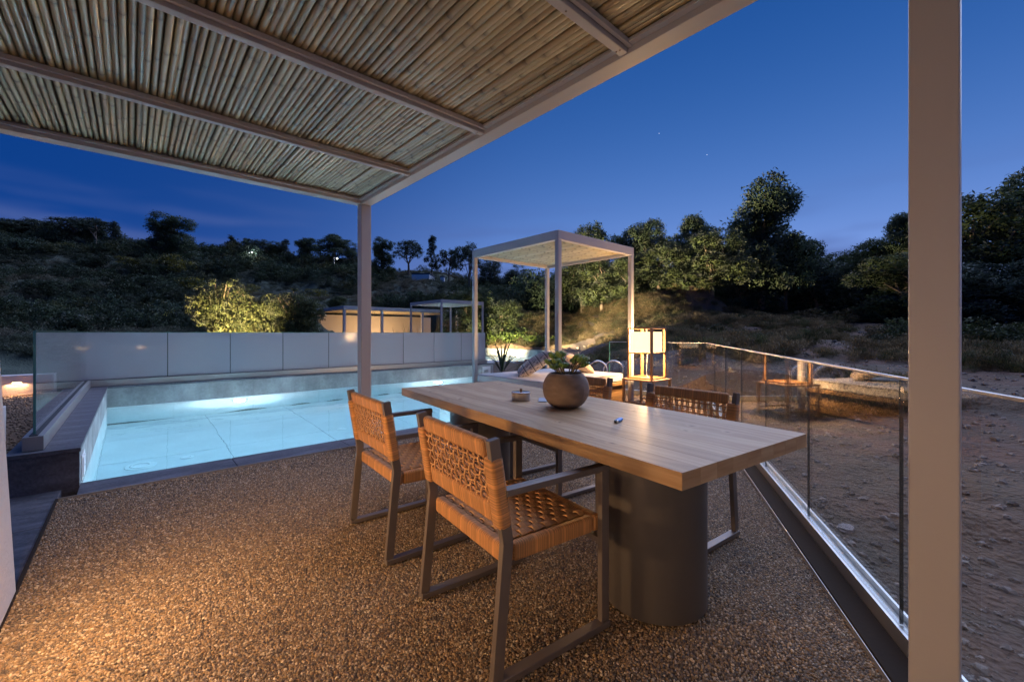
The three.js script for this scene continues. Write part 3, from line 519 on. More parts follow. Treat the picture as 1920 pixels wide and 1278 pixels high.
// ---------------------------------------------------------------- on the table
{
  const t = thing('planter', 'round brown clay planter with a leafy succulent on the table', 'planter', [1.877, 1.624, 0.7505]);
  const prof = []; const rr = 0.134, hh = 0.195;
  prof.push([0, 0]); prof.push([0.062, 0]); prof.push([0.070, 0.004]);
  for (let k = 1; k < 22; k++) { const y = 0.004 + (hh - 0.004) * (k / 22), q = (y - 0.108) / 0.125; prof.push([rr * Math.sqrt(Math.max(0.05, 1 - q * q * 0.96)), y]); }
  prof.push([0.096, hh], [0.092, hh + 0.003], [0.087, hh], [0.088, hh - 0.02]);
  part('bowl', new THREE.LatheGeometry(prof.map(([x, y]) => new THREE.Vector2(x, y)), 64), M.pot, t);
  part('soil', new THREE.SphereGeometry(0.09, 24, 8, 0, 6.283, 0, PI / 2).scale(1, 0.16, 1).translate(0, hh - 0.018, 0), M.soil, t);
  const R = rng(31), leaf = new THREE.SphereGeometry(1, 7, 5); leaf.deleteAttribute('uv');
  const leafMats = [[0.10, 0.185, 0.040], [0.13, 0.21, 0.05], [0.085, 0.15, 0.04]].map((c) => mat({ color: lin(...c), roughness: 0.42 }));
  const m4 = new THREE.Matrix4(), q = new THREE.Quaternion();
  for (let k = 0; k < 17; k++) {
    const a = k * 2.4 + R(), rad = 0.012 + 0.04 * R(), reach = (k < 5 ? 0.02 : 0.06) + 0.065 * R(), b = V3(Math.cos(a) * rad, hh - 0.012, Math.sin(a) * rad), e = V3(Math.cos(a) * (rad + reach), hh + 0.045 + 0.055 * R() + (k < 5 ? 0.03 : 0) - reach * 0.12, Math.sin(a) * (rad + reach));
    const mid = b.clone().lerp(e, 0.5).add(V3((R() - 0.5) * 0.015, 0.012, (R() - 0.5) * 0.015));
    part('stem', tube([b, mid, e], 0.0042, 6, 5), mat({ color: lin(0.13, 0.10, 0.05), roughness: 0.7 }), t);
    const gs = [], n = 11 + Math.floor(R() * 5), dir = e.clone().sub(mid).normalize();
    for (let i = 0; i < n; i++) {
      const f = i / n, az = i * 2.4, out = V3(Math.cos(az), 0.25 + 0.9 * (1 - f) * 0.3 + f * 0.9, Math.sin(az)).normalize();
      q.setFromUnitVectors(V3(1, 0, 0), out);
      const s = 0.025 - 0.009 * f, pos = e.clone().addScaledVector(dir, -0.012 + 0.022 * f).addScaledVector(out, s * 0.85);
      gs.push(leaf.clone().applyMatrix4(m4.compose(pos, q, V3(s, s * 0.22, s * (0.62 + 0.12 * R())))));
    }
    part('leaf_rosette', merge(gs), leafMats[Math.floor(R() * 3)], t);
  }
  const j = thing('candle_jar', 'small lidded glass jar beside the planter', 'jar', [1.857, 1.983, 0.7505]);
  part('body', new THREE.LatheGeometry([[0, 0], [0.056, 0], [0.059, 0.004], [0.061, 0.045], [0.060, 0.046], [0, 0.046]].map(([x, y]) => new THREE.Vector2(x, y)), 40), phys({ color: lin(0.46, 0.38, 0.32), roughness: 0.3, clearcoat: 1, clearcoatRoughness: 0.05 }), j);
  part('lid', new THREE.LatheGeometry([[0, 0.0465], [0.062, 0.0465], [0.062, 0.052], [0.058, 0.055], [0, 0.055]].map(([x, y]) => new THREE.Vector2(x, y)), 40), phys({ color: lin(0.40, 0.36, 0.36), roughness: 0.2, clearcoat: 1 }), j);
  part('knob', new THREE.LatheGeometry([[0, 0.055], [0.008, 0.055], [0.009, 0.07], [0.007, 0.074], [0, 0.074]].map(([x, y]) => new THREE.Vector2(x, y)), 16), M.deckWood, j);
  const cd = thing('folded_card', 'small dark blue card lying between jar and planter', 'card', [1.935, 1.865, 0.7505], 0.75);
  part('lower_leaf', rbox(0.085, 0.0015, 0.055, 0, 0.001, 0, 0.0005), mat({ color: lin(0.05, 0.07, 0.10), roughness: 0.35 }), cd);
  part('upper_leaf', rbox(0.080, 0.0015, 0.052, 0, 0, 0, 0.0005).rotateZ(0.14).translate(0.0, 0.009, 0), mat({ color: lin(0.22, 0.26, 0.34), roughness: 0.35 }), cd);
  const li = thing('lighter', 'blue plastic lighter lying on the table top', 'lighter', [1.757, 1.186, 0.7505], 0.28);
  part('body', new THREE.CapsuleGeometry(0.0115, 0.052, 6, 14).rotateZ(PI / 2).scale(1, 0.72, 1.1).translate(0.008, 0.0072, 0), phys({ color: lin(0.012, 0.20, 0.62), roughness: 0.4, clearcoat: 0.15 }), li);
  part('metal_hood', rbox(0.017, 0.013, 0.019, -0.034, 0.0072, 0, 0.003, 'x', 2), M.steel, li);
  part('spark_wheel', new THREE.CylinderGeometry(0.0055, 0.0055, 0.010, 12).rotateX(PI / 2).translate(-0.042, 0.0085, 0), M.black, li);
}

// ---------------------------------------------------------------- daybed, cushions, stool, lantern, ladder
function cushionGeo(w, h, d) {
  const n = 26, g = new THREE.BoxGeometry(w, h, d, n, 6, n), p = g.attributes.position;
  for (let i = 0; i < p.count; i++) { const x = p.getX(i) / (w / 2), z = p.getZ(i) / (d / 2), y = p.getY(i); const e = Math.pow(Math.max(0, 1 - Math.abs(x) ** 2.6), 0.42) * Math.pow(Math.max(0, 1 - Math.abs(z) ** 2.6), 0.42), pin = 1 - 0.07 * (1 - x * x) * z * z - 0.0, pin2 = 1 - 0.07 * (1 - z * z) * x * x; p.setXYZ(i, p.getX(i) * pin2, y * (0.08 + 0.92 * e), p.getZ(i) * pin); }
  g.computeVertexNormals();
  return g;
}
{
  const d = thing('daybed', 'low wooden daybed with a pale mattress under the small pergola', 'daybed', [0, 0, 0]);
  const R = rng(8);
  part('platform', slab(4.24, 6.30, 4.02, 5.68, 0.315, 0.365, 'x', 0.006), M.deckWood, d);
  for (let k = 0; k < 3; k++) { const y0 = 0.02 + k * 0.098, y1 = y0 + 0.093; part('side_board', slab(4.42, 6.20, 4.075, 4.100, y0, y1, 'x', 0.004), M.deckWood, d); part('side_board', slab(4.42, 4.445, 4.102, 5.62, y0, y1, 'z', 0.004), M.deckWood, d); part('side_board', slab(6.175, 6.20, 4.102, 5.62, y0, y1, 'z', 0.004), M.deckWood, d); }
  part('back_board', slab(4.42, 6.20, 5.622, 5.647, 0.02, 0.312, 'x', 0.004), M.deckWood, d);
  const m = part('mattress', rbox(1.92, 0.135, 1.54, 5.22, 0.4335, -4.84, 0.035, 'x', 4), M.mattress, d);
  const loop = (y) => { const a = 0.963, b = 0.773, pts = []; for (let i = 0; i < 40; i++) { const t = (i / 40) * 2 * PI, c = Math.cos(t), s = Math.sin(t), k = 1 / Math.pow(Math.abs(c) ** 16 + Math.abs(s) ** 16, 1 / 16); pts.push(V3(5.22 + a * c * k, y, -4.84 + b * s * k)); } return new THREE.TubeGeometry(new THREE.CatmullRomCurve3(pts, true), 160, 0.006, 5, true); };
  part('piping', loop(0.485), M.piping, m); part('piping', loop(0.385), M.piping, m);
  const c1 = single('cushion', cushionGeo(0.66, 0.21, 0.66), M.cushion, 'striped white and grey cushion leaning on the daybed', 'cushion');
  c1.position.copy(P(4.86, 4.86, 0.685)); c1.rotation.set(0, -0.72, 0.58);
  const c2 = single('cushion', cushionGeo(0.55, 0.19, 0.55), M.beigeCloth, 'plain beige cushion at the far end of the daybed', 'cushion');
  c2.position.copy(P(5.80, 4.74, 0.655)); c2.rotation.set(0.0, -0.75, -0.55);
}
{
  const C = [6.10, 3.59];
  const s = thing('side_stool', 'square wooden side stool carrying the lantern', 'stool', [C[0], C[1], 0]);
  part('stool_top', rbox(0.56, 0.024, 0.56, 0, 0.448, 0, 0.003), M.lampWood, s);
  for (const x of [-1, 1]) for (const z of [-1, 1]) part('leg', rbox(0.036, 0.435, 0.036, x * 0.255, 0.2175, z * 0.255, 0.003, 'y'), M.lampWood, s);
  for (const x of [-1, 1]) { part('stretcher', rbox(0.022, 0.026, 0.470, x * 0.255, 0.09, 0, 0.003, 'z'), M.lampWood, s); part('stretcher', rbox(0.470, 0.026, 0.022, 0, 0.055, x * 0.255, 0.003, 'x'), M.lampWood, s); }
  const l = thing('floor_lantern', 'tall wooden frame lantern with glowing square shade beside the daybed', 'lantern', [C[0], C[1], 0.461]), a = 0.2;
  for (const x of [-1, 1]) for (const z of [-1, 1]) part('frame_post', rbox(0.036, 0.80, 0.036, x * a, 0.40, z * a, 0.003, 'y'), M.lampWood, l);
  for (const y of [0.012, 0.405, 0.79]) for (const s2 of [-1, 1]) { part('frame_rail', rbox(2 * a - 0.037, 0.022, 0.024, 0, y, s2 * a, 0.002), M.lampWood, l); part('frame_rail', rbox(0.024, 0.022, 2 * a - 0.037, s2 * a, y, 0, 0.002, 'z'), M.lampWood, l); }
  part('lamp_shade', rbox(0.345, 0.315, 0.345, 0, 0.578, 0, 0.006, 'x', 2), M.shadeGlow, l);
  part('hanger', new THREE.CylinderGeometry(0.014, 0.014, 0.044, 12).translate(0, 0.758, 0), M.alu, l);
  part('crossbar', rbox(2 * a - 0.026, 0.016, 0.022, 0, 0.790, 0, 0.002), M.lampWood, l);
  part('power_cord', tube([V3(0.02, 0.40, 0.0), V3(-0.05, 0.25, 0.03), V3(-0.13, 0.06, 0.08), V3(-0.17, 0.024, 0.16)], 0.0035, 16, 5), M.white, l);
  const pl = new THREE.PointLight(new THREE.Color(1, 0.60, 0.26), 18); pl.position.set(0, 0.588, 0); pl.castShadow = true; pl.shadow.radius = 6; l.add(pl);
  const ld = thing('pool_ladder', 'pair of bent chrome pool handrails behind the daybed', 'pool ladder', [6.86, 4.92, 0], -0.957);
  for (const [x, z] of [[-0.15, 0.05], [0.15, -0.08]]) { const pts = []; for (let k = 0; k <= 14; k++) { const t = PI - (k / 14) * PI; pts.push(V3(x + 0.185 * Math.cos(t), 0.44 + 0.19 * Math.sin(t), z)); } part('handrail', tube([V3(x - 0.185, 0.004, z), V3(x - 0.185, 0.22, z), ...pts, V3(x + 0.185, 0.22, z), V3(x + 0.185, 0.004, z)], 0.021, 70, 10), M.steel, ld); }
  for (const [x, z] of [[-0.335, 0.05], [0.035, 0.05], [-0.035, -0.08], [0.335, -0.08]]) part('foot_flange', new THREE.CylinderGeometry(0.042, 0.045, 0.014, 20).translate(x, 0.007, z), M.steel, ld);
}

// ---------------------------------------------------------------- the neighbours' terrace
{
  struct('neighbour_terrace', slab(4.6, 16.6, 12.4, 13.05, -0.5, 0.0), M.slate, 'stone edge of the neighbouring pool terrace');
  struct('neighbour_terrace', slab(5.0, 11.398, 13.052, 22.998, -0.5, 0.0), M.cement, 'paved strip left of the neighbouring pool');
  const b = structGroup('neighbour_basin', 'raised grey walls and floor of the neighbouring pool');
  part('pool_floor', slab(11.4, 15.8, 13.0, 23, -1.5, -1.3), M.poolTile, b); part('wall_panel', slab(15.4, 15.8, 12.4, 23.0, -1.5, 0.30), M.cement, b); part('wall_panel', slab(11.4, 15.398, 22.6, 23.0, -1.5, 0.30), M.poolTile, b); part('wall_panel', slab(11.4, 11.8, 13.06, 22.598, -1.5, -0.002), M.poolTile, b); part('wall_panel', slab(11.802, 15.398, 12.9, 13.1, -1.5, -0.51), M.poolTile, b);
  struct('neighbour_water', prism([[11.79, 13.06], [15.41, 13.06], [15.41, 22.61], [11.79, 22.61]], -1.31, -0.07), M.water, 'glowing cyan water of the neighbouring pool');
  const l1 = poolLight(13.5, 22.59, -0.40, 'underwater_light', 'underwater light of the neighbouring pool behind the frosted screen', 22);
  const l2 = poolLight(15.39, 16.5, -0.40, 'underwater_light', 'underwater light in the neighbouring pool wall beside the yucca', 14); l2.rotation.y = -PI / 2;
  const lp = thing('long_pergola', 'long low white pergola with a rendered wall on the neighbouring terrace', 'pergola', [0, 0, 0]);
  const u0 = 9.1, u1 = 17.1, v0 = 24.7, v1 = 29.6, top = 2.75, B = 2.55;
  part('roof', slab(u0, u1, v0, v1, B, top, 'x', 0.01), M.paint, lp); part('soffit', slab(u0 + 0.1, u1 - 0.1, v0 + 0.1, v1 - 0.1, B - 0.03, B - 0.002), bambooMats[2], lp);
  for (const u of [u0, 11.4, 14.2, u1 - 0.14]) part('post', slab(u + 0.002, u + 0.142, v0 + 0.002, v0 + 0.142, 0, B - 0.032, 'y', 0.004), M.paint, lp);
  for (const u of [u0, 13.0, u1 - 0.14]) part('post', slab(u + 0.002, u + 0.142, v1 - 0.142, v1 - 0.002, 0, B - 0.032, 'y', 0.004), M.paint, lp);
  part('screen_wall', slab(u0 - 0.1, u1 + 0.3, v1 - 0.7, v1 - 0.4, -0.5, 2.38), M.plaster, lp);
  struct('neighbour_terrace', slab(8.0, 18.4, 23.002, 30.5, -0.6, 0.0), M.cement, 'paved floor under the long white pergola');
  const lamp = thing('floor_lantern', 'small glowing lantern under the long white pergola', 'lantern', [12.6, 26.6, 0.0]);
  part('base', rbox(0.34, 0.05, 0.34, 0, 0.025, 0, 0.005), M.lampWood, lamp); part('lamp_shade', rbox(0.3, 0.36, 0.3, 0, 0.24, 0, 0.01), M.shadeGlow, lamp);
  const pl = new THREE.PointLight(new THREE.Color(1, 0.62, 0.3), 26); pl.position.set(0, 0.26, 0); pl.castShadow = true; lamp.add(pl);
  smallPergola('daybed_pergola', 'distant white bamboo pergola beyond the frosted screen', 9.4, 11.6, 14.8, 17.4, 0.0, 2.55, 16);
}
{ // low walls and step light on the far left
  const a = thing('garden_wall', 'low white garden wall with a step light beyond the left glass', 'wall', [0, 0, 0]); part('wall_face', slab(-6, -1.15, 12.5, 12.8, -0.5, 0.36, 'x', 0.01), M.stucco, a);
  const b = thing('garden_wall', 'short low white wall stub at the left edge', 'wall', [0, 0, 0]); part('wall_face', slab(-3.4, -1.03, 7.0, 7.22, -0.5, 0.38, 'x', 0.01), M.stucco, b);
  struct('side_gravel', slab(-9, -0.662, 4.662, 12.49, -0.7, -0.02), mat({ color: lin(0.16, 0.095, 0.055), roughness: 1, bumpMap: T.stucco, bumpScale: 0.02 }), 'gravel yard left of the pool');
  const R = rng(66), g = new THREE.IcosahedronGeometry(1, 0), im = new THREE.InstancedMesh(g, mat({ color: lin(1, 1, 1), roughness: 0.7 }), 9000), m4 = new THREE.Matrix4(), q = new THREE.Quaternion(), c = new THREE.Color();
  for (let i = 0; i < 9000; i++) { const s = 0.009 + 0.012 * R(), u = -3.8 + 3.1 * R(), v = 4.8 + 7.6 * R(), k = 0.6 + 0.8 * R(); q.setFromEuler(new THREE.Euler(R() * 6, R() * 6, R() * 6)); im.setMatrixAt(i, m4.compose(V3(u, -0.017 + s * 0.3, -v), q, V3(s, s * 0.7, s))); im.setColorAt(i, c.setRGB(0.22 * k, 0.14 * k, 0.085 * k)); }
  stuff(im, 'yard_gravel', 'loose brown gravel in the yard left of the pool');
}
wallLight([-0.388, 2.15, 0.62], PI / 2, 'recessed warm light low in the stucco house wall', 430);
wallLight([-0.388, 0.85, 0.62], PI / 2, 'recessed warm light in the stucco house wall beside the viewer', 130);
wallLight([-0.388, -0.70, 0.62], PI / 2, 'recessed warm light in the house wall behind the viewer', 80);
for (const [u, w] of [[0.3, 'first'], [1.75, 'middle'], [3.2, 'last']]) wallLight([u, -2.632, 0.62], PI, w + ' recessed light along the back wall of the house', 12);
wallLight([-1.65, 12.494, 0.22], 0, 'small step light glowing in the low garden wall', 260).scale.setScalar(0.4);
// ---------------------------------------------------------------- garden floodlights
function spike(pos, target, label, power, angle = 0.75, color = [1, 0.74, 0.34]) {
  const t = thing('garden_spotlight', label, 'spotlight', pos), d = target.clone().sub(t.position).normalize();
  part('stake', new THREE.CylinderGeometry(0.012, 0.006, 0.22, 8).translate(0, 0.11, 0), M.black, t);
  const q = new THREE.Quaternion().setFromUnitVectors(V3(0, 1, 0), d), h = new THREE.Group();
  const body = part('housing', new THREE.LatheGeometry([[0.030, 0], [0.044, 0.03], [0.046, 0.10], [0.041, 0.10], [0.039, 0.08]].map(([x, y]) => new THREE.Vector2(x, y)), 18), M.black, t); body.position.set(0, 0.24, 0); body.quaternion.copy(q);
  part('light_lens', new THREE.CylinderGeometry(0.038, 0.038, 0.006, 18).translate(0, 0.085, 0), M.lampGlow, body);
  const s = new THREE.SpotLight(new THREE.Color(...color), power, 0, angle, 0.7); s.position.set(0, 0.24, 0).addScaledVector(d, 0.12); s.target.position.copy(s.position).addScaledVector(d, 3); s.castShadow = true; s.shadow.radius = 2; t.add(s, s.target);
  return t;
}

// ---------------------------------------------------------------- foliage
function foliage(seed, blobs, clumps, per, cr, lw, ll, cols, upright = 0) {
  const R = rng(seed), pos = [], nor = [], col = [], idx = [], tot = blobs.reduce((a, b) => a + b[3] * b[3], 0), a = V3(), b = V3(), n = V3(), ctr = V3();
  for (let c = 0; c < clumps; c++) {
    let k = R() * tot, bl = blobs[0]; for (const x of blobs) { k -= x[3] * x[3]; if (k <= 0) { bl = x; break; } }
    const th = R() * 2 * PI, y = R() * 1.75 - 0.75, s = Math.sqrt(Math.max(0, 1 - y * y)), rr = bl[3] * (0.62 + 0.42 * Math.sqrt(R()));
    ctr.set(bl[0] + Math.cos(th) * s * rr, bl[1] + y * rr * (bl[4] ?? 1), bl[2] + Math.sin(th) * s * rr);
    const tone = cols[Math.floor(R() * cols.length)], tw = 0.75 + 0.5 * R();
    for (let i = 0; i < per; i++) {
      const px = ctr.x + (R() + R() - 1) * cr, py = ctr.y + (R() + R() - 1) * cr * 0.8, pz = ctr.z + (R() + R() - 1) * cr;
      a.set(R() - 0.5, (R() - 0.5) + upright, R() - 0.5).normalize(); b.set(R() - 0.5, R() - 0.5, R() - 0.5).cross(a).normalize();
      n.crossVectors(a, b); const L = ll * (0.6 + 0.8 * R()), W = lw * (0.6 + 0.8 * R()), o = pos.length / 3;
      const ox = px - bl[0], oy = py - bl[1], oz = pz - bl[2], ol = Math.hypot(ox, oy, oz) || 1; if (n.x * ox + n.y * oy + n.z * oz < 0) n.negate();
      const nx = n.x * 0.4 + (ox / ol) * 0.8, ny = n.y * 0.4 + (oy / ol) * 0.8, nz = n.z * 0.4 + (oz / ol) * 0.8, nl = Math.hypot(nx, ny, nz) || 1, v = tw * (0.8 + 0.4 * R());
      for (const [p, q] of [[-0.5, 0], [0, -0.5], [0.5, 0], [0, 0.5]]) { pos.push(px + a.x * L * p + b.x * W * q, py + a.y * L * p + b.y * W * q, pz + a.z * L * p + b.z * W * q); nor.push(nx / nl, ny / nl, nz / nl); col.push(tone[0] * v, tone[1] * v, tone[2] * v); }
      idx.push(o, o + 1, o + 2, o, o + 2, o + 3);
    }
  }
  const g = new THREE.BufferGeometry();
  g.setAttribute('position', new THREE.Float32BufferAttribute(pos, 3)); g.setAttribute('normal', new THREE.Float32BufferAttribute(nor, 3)); g.setAttribute('color', new THREE.Float32BufferAttribute(col, 3)); g.setIndex(idx);
  return g;
}
const leafMat = phys({ vertexColors: true, roughness: 0.9, transmission: 0.4, thickness: 0, specularIntensity: 0.4, side: THREE.DoubleSide });
function trunkGeo(seed, top, r0, blobs) {
  const R = rng(seed), gs = [], limb = (a, b, ra, rb) => { const d = b.clone().sub(a), L = d.length(); gs.push(new THREE.CylinderGeometry(rb, ra, L, 6, 1).translate(0, L / 2, 0).applyQuaternion(new THREE.Quaternion().setFromUnitVectors(V3(0, 1, 0), d.normalize())).translate(a.x, a.y, a.z)); };
  let p = V3(0, -0.06, 0); const spine = [p]; for (let k = 1; k <= 5; k++) { const q = V3((R() - 0.5) * 0.05 * k * 0.5, top * (k / 5), (R() - 0.5) * 0.05 * k * 0.5); limb(p, q, r0 * (1 - (k - 1) * 0.16), r0 * (1 - k * 0.16)); p = q; spine.push(q); }
  for (const b of blobs) { const s = spine[Math.min(5, 2 + Math.floor(R() * 4))]; limb(s, V3(b[0] * 0.8, b[1], b[2] * 0.8), r0 * 0.38, r0 * 0.12); }
  return merge(gs);
}
const PINE = [[0.078, 0.120, 0.068], [0.096, 0.134, 0.074], [0.066, 0.100, 0.064], [0.108, 0.142, 0.074]], OAK = [[0.096, 0.128, 0.046], [0.080, 0.110, 0.046], [0.116, 0.140, 0.050], [0.066, 0.090, 0.044]], DARK = [[0.074, 0.104, 0.074], [0.092, 0.122, 0.086], [0.062, 0.090, 0.068]];
const lump = (seed, n, y0, y1, w, r0, r1, taper) => { const R = rng(seed), o = []; for (let k = 0; k < n; k++) { const f = (k + R() * 0.6) / n, y = y0 + (y1 - y0) * f, ww = w * taper(f), th = R() * 6.283, d = ww * Math.sqrt(R()); o.push([Math.cos(th) * d, y, Math.sin(th) * d, r0 + (r1 - r0) * R()]); } return o; };
const SPECIES = {
  p: [0, 1, 2].map((k) => { const b = lump(201 + k, 20, 0.24, 0.93, 0.29, 0.07, 0.13, (f) => 1.05 - 0.75 * f + 0.25 * Math.sin(f * 9 + k)); return { b, crown: foliage(210 + k, b, 800, 26, 0.050, 0.0085, 0.030, PINE, 0.25), trunk: trunkGeo(220 + k, 0.86, 0.026, b) }; }),
  o: [0, 1, 2].map((k) => { const b = lump(231 + k, 15, 0.16, 0.86, 0.26, 0.11, 0.18, (f) => 0.75 + 0.5 * Math.sin(f * PI) - 0.35 * f); return { b, crown: foliage(240 + k, b, 860, 26, 0.048, 0.0105, 0.025, OAK), trunk: trunkGeo(250 + k, 0.6, 0.030, b) }; }),
  b: [0, 1].map((k) => { const b = lump(261 + k, 11, 0.14, 0.78, 0.30, 0.12, 0.20, (f) => 1.1 - 0.6 * f); return { b, crown: foliage(270 + k, b, 460, 22, 0.060, 0.013, 0.032, DARK, 0.15), trunk: trunkGeo(280 + k, 0.5, 0.024, b) }; }),
  u: [0, 1].map((k) => { const b = lump(291 + k, 11, 0.52, 0.90, 0.30, 0.08, 0.14, (f) => 1.1 - 0.55 * f); return { b, crown: foliage(300 + k, b, 230, 18, 0.055, 0.014, 0.044, DARK, 0.2), trunk: trunkGeo(310 + k, 0.74, 0.030, b) }; }),
  c: [0, 1].map((k) => { const b = lump(321 + k, 14, 0.16, 0.96, 0.24, 0.05, 0.11, (f) => 1.15 - 1.08 * f); return { b, crown: foliage(330 + k, b, 230, 18, 0.050, 0.014, 0.042, DARK, -0.1), trunk: trunkGeo(340 + k, 0.9, 0.022, b) }; }),
};
const treeCount = {};
function tree(u, v, base, h, hw, kind, name, label, group) {
  const lib = SPECIES[kind], n = (treeCount[kind] = (treeCount[kind] ?? -1) + 1), sp = lib[n % lib.length], g = groundHeight(u, v), full = Math.max(h * 0.6, h + base - g);
  const t = thing(name, label, name.includes('bush') || name.includes('shrub') ? 'shrub' : 'tree', [u, v, Math.min(g, base + h * 0.2)], n * 2.1, group);
  const s = hw / 0.27; t.scale.set(s, full, s);
  part('crown', sp.crown, leafMat, t); part('trunk', sp.trunk, M.bark, t);
  return t;
}
const RIDGE_TREES = [
  [-16.2, 116.6, 18.27, 3.15, 4.99, 'b'],
  [-12.7, 116.2, 19.01, 3.14, 2.88, 'u'],
  [-7.5, 106.1, 17.63, 3.53, 3.79, 'u'],
  [-4.6, 100.9, 16.74, 4.07, 2.36, 'u'],
  [-2.1, 98.7, 16.47, 3.62, 1.80, 'c'],
  [1.1, 93.1, 15.60, 1.23, 1.42, 'b'],
  [4.4, 79.3, 12.71, 5.30, 3.35, 'p'],
  [13.1, 89.0, 15.31, 3.20, 1.34, 'c'],
  [15.5, 88.2, 15.31, 2.86, 1.45, 'c'],
  [18.1, 85.9, 15.02, 2.96, 2.05, 'b'],
  [20.6, 83.6, 14.74, 3.34, 1.52, 'c'],
  [23.3, 79.9, 14.18, 3.67, 2.18, 'p'],
  [24.9, 71.7, 12.79, 4.75, 2.38, 'p'],
  [27.5, 72.0, 12.94, 3.80, 1.50, 'b'],
  [29.0, 62.6, 10.47, 5.14, 1.87, 'p'],
  [32.1, 59.9, 10.30, 5.31, 1.85, 'u'],
  [34.8, 57.5, 10.05, 6.38, 1.42, 'c'],
  [35.7, 53.9, 9.86, 4.26, 1.45, 'u'],
  [36.8, 50.3, 9.28, 4.98, 1.72, 'u'],
  [39.4, 48.0, 7.33, 5.84, 1.71, 'b'],
  [43.0, 47.4, 6.33, 5.47, 1.93, 'b'],
];
const WOOD_TREES = [
  [34.0, 8.4, 2.42, 5.03, 1.68, 'p'],
  [38.1, 7.5, 2.43, 4.83, 2.00, 'o'],
  [37.8, 5.7, 2.29, 4.60, 1.94, 'p'],
  [24.9, 12.5, 2.78, 4.54, 1.29, 'o'],
  [30.3, 11.1, 3.11, 4.80, 1.68, 'p'],
  [35.6, 4.4, 1.99, 5.56, 1.64, 'o'],
  [21.4, 17.1, 3.35, 4.95, 1.43, 'o'],
  [20.2, 14.8, 2.97, 3.20, 1.06, 'o'],
  [25.0, 16.5, 3.51, 4.74, 1.33, 'o'],
  [25.3, 14.9, 3.43, 5.14, 1.59, 'p'],
  [22.2, 12.3, 2.75, 3.62, 1.24, 'o'],
  [20.5, 13.2, 2.72, 2.78, 0.90, 'o'],
  [23.4, 9.9, 3.03, 3.81, 1.52, 'o'],
  [26.6, 12.4, 3.35, 5.43, 1.56, 'p'],
  [28.1, 9.0, 3.04, 6.9, 2.4, 'p'],
  [30.4, 8.3, 2.48, 4.83, 1.23, 'p'],
  [26.6, 9.7, 2.40, 2.67, 1.34, 'b'],
  [32.4, 7.2, 2.27, 4.14, 1.66, 'b'],
  [37.7, 6.5, 2.39, 3.92, 1.53, 'b'],
  [36.5, 4.9, 2.24, 4.89, 1.45, 'o'],
  [35.1, 3.4, 1.96, 6.66, 1.52, 'p'],
  [27.3, 2.4, 1.63, 3.42, 1.82, 'o'],
  [32.8, 0.2, 1.57, 7.19, 2.70, 'o'],
  [37.2, -1.2, 1.90, 7.99, 2.48, 'p'],
  [27.6, 0.8, 1.47, 3.15, 1.73, 'b'],
  [28.5, -0.7, 1.46, 3.30, 1.73, 'b'],
];
const ridgeLabels = ['broad dark tree clump at the far left of the ridge', 'second dark tree from the left on the ridge', 'wide umbrella pine, largest of the left ridge group', 'umbrella pine with a bare leaning trunk on the left ridge', 'pointed conifer just right of the umbrella pines', 'tiny shrub on the bare ridge left of the big pine', 'big lone pine standing on the hillside left of the post', 'small pointed conifer, first right of the lone pine', 'small pointed conifer, second right of the lone pine', 'rounded tree on the ridge right of two small conifers', 'narrow conifer between two rounded ridge trees', 'pine at the start of the dense ridge group', 'tallest pine left of the pergola post on the ridge', 'dark tree touching the pergola post on its left', 'pine directly right of the pergola post on the ridge', 'umbrella pine second right of the pergola post', 'tall spiky conifer on the ridge above the white shrine', 'umbrella pine just right of the spiky conifer', 'umbrella pine left of the daybed pergola', 'dark tree behind the left post of the daybed pergola', 'dark bushy tree seen under the daybed pergola roof'];
RIDGE_TREES.forEach(([u, v, b, h, w, k], i) => tree(u, v, b, h, w, k, i === 5 ? 'ridge_shrub' : 'ridge_tree', ridgeLabels[i], 'trees along the ridge'));
const woodLabels = ['pine just right of the tallest pine', 'rounded tree in the dip right of the tallest pine', 'pine left of the near post, beyond the dip', 'lit tree between the daybed pergola and the rounded tree', 'dark pine directly left of the tallest pine', 'tree beside the left edge of the near post', 'tree crown rising behind the daybed pergola roof', 'green tree with a short trunk under the pergola roof', 'tree right of the pergola roof corner, half behind it', 'dark pine behind the lit green trees', 'lit green tree right of the daybed pergola post', 'low lit tree behind the daybed pergola right post', 'large rounded lit green tree left of the tall pine', 'dark pine between the lit trees and the tall pine', 'tallest pine of the wood with outstretched branches', 'pine leaning right of the tallest pine', 'dark bush below the tallest pine', 'dark bush right of the tall pine, against the sky', 'dark bush in the dip of the wood', 'tree right of the dip in the wood', 'pine partly behind the near pergola post', 'rounded pale tree half hidden by the near post', 'broad tree right of the near post', 'tall pine at the right edge', 'low bush right of the near post', 'low bush at the right edge below the pine'];
WOOD_TREES.forEach(([u, v, b, h, w, k], i) => tree(u, v, b, h, w, k, k === 'b' ? 'wood_bush' : 'wood_tree', woodLabels[i], 'trees of the wood behind the bare field'));

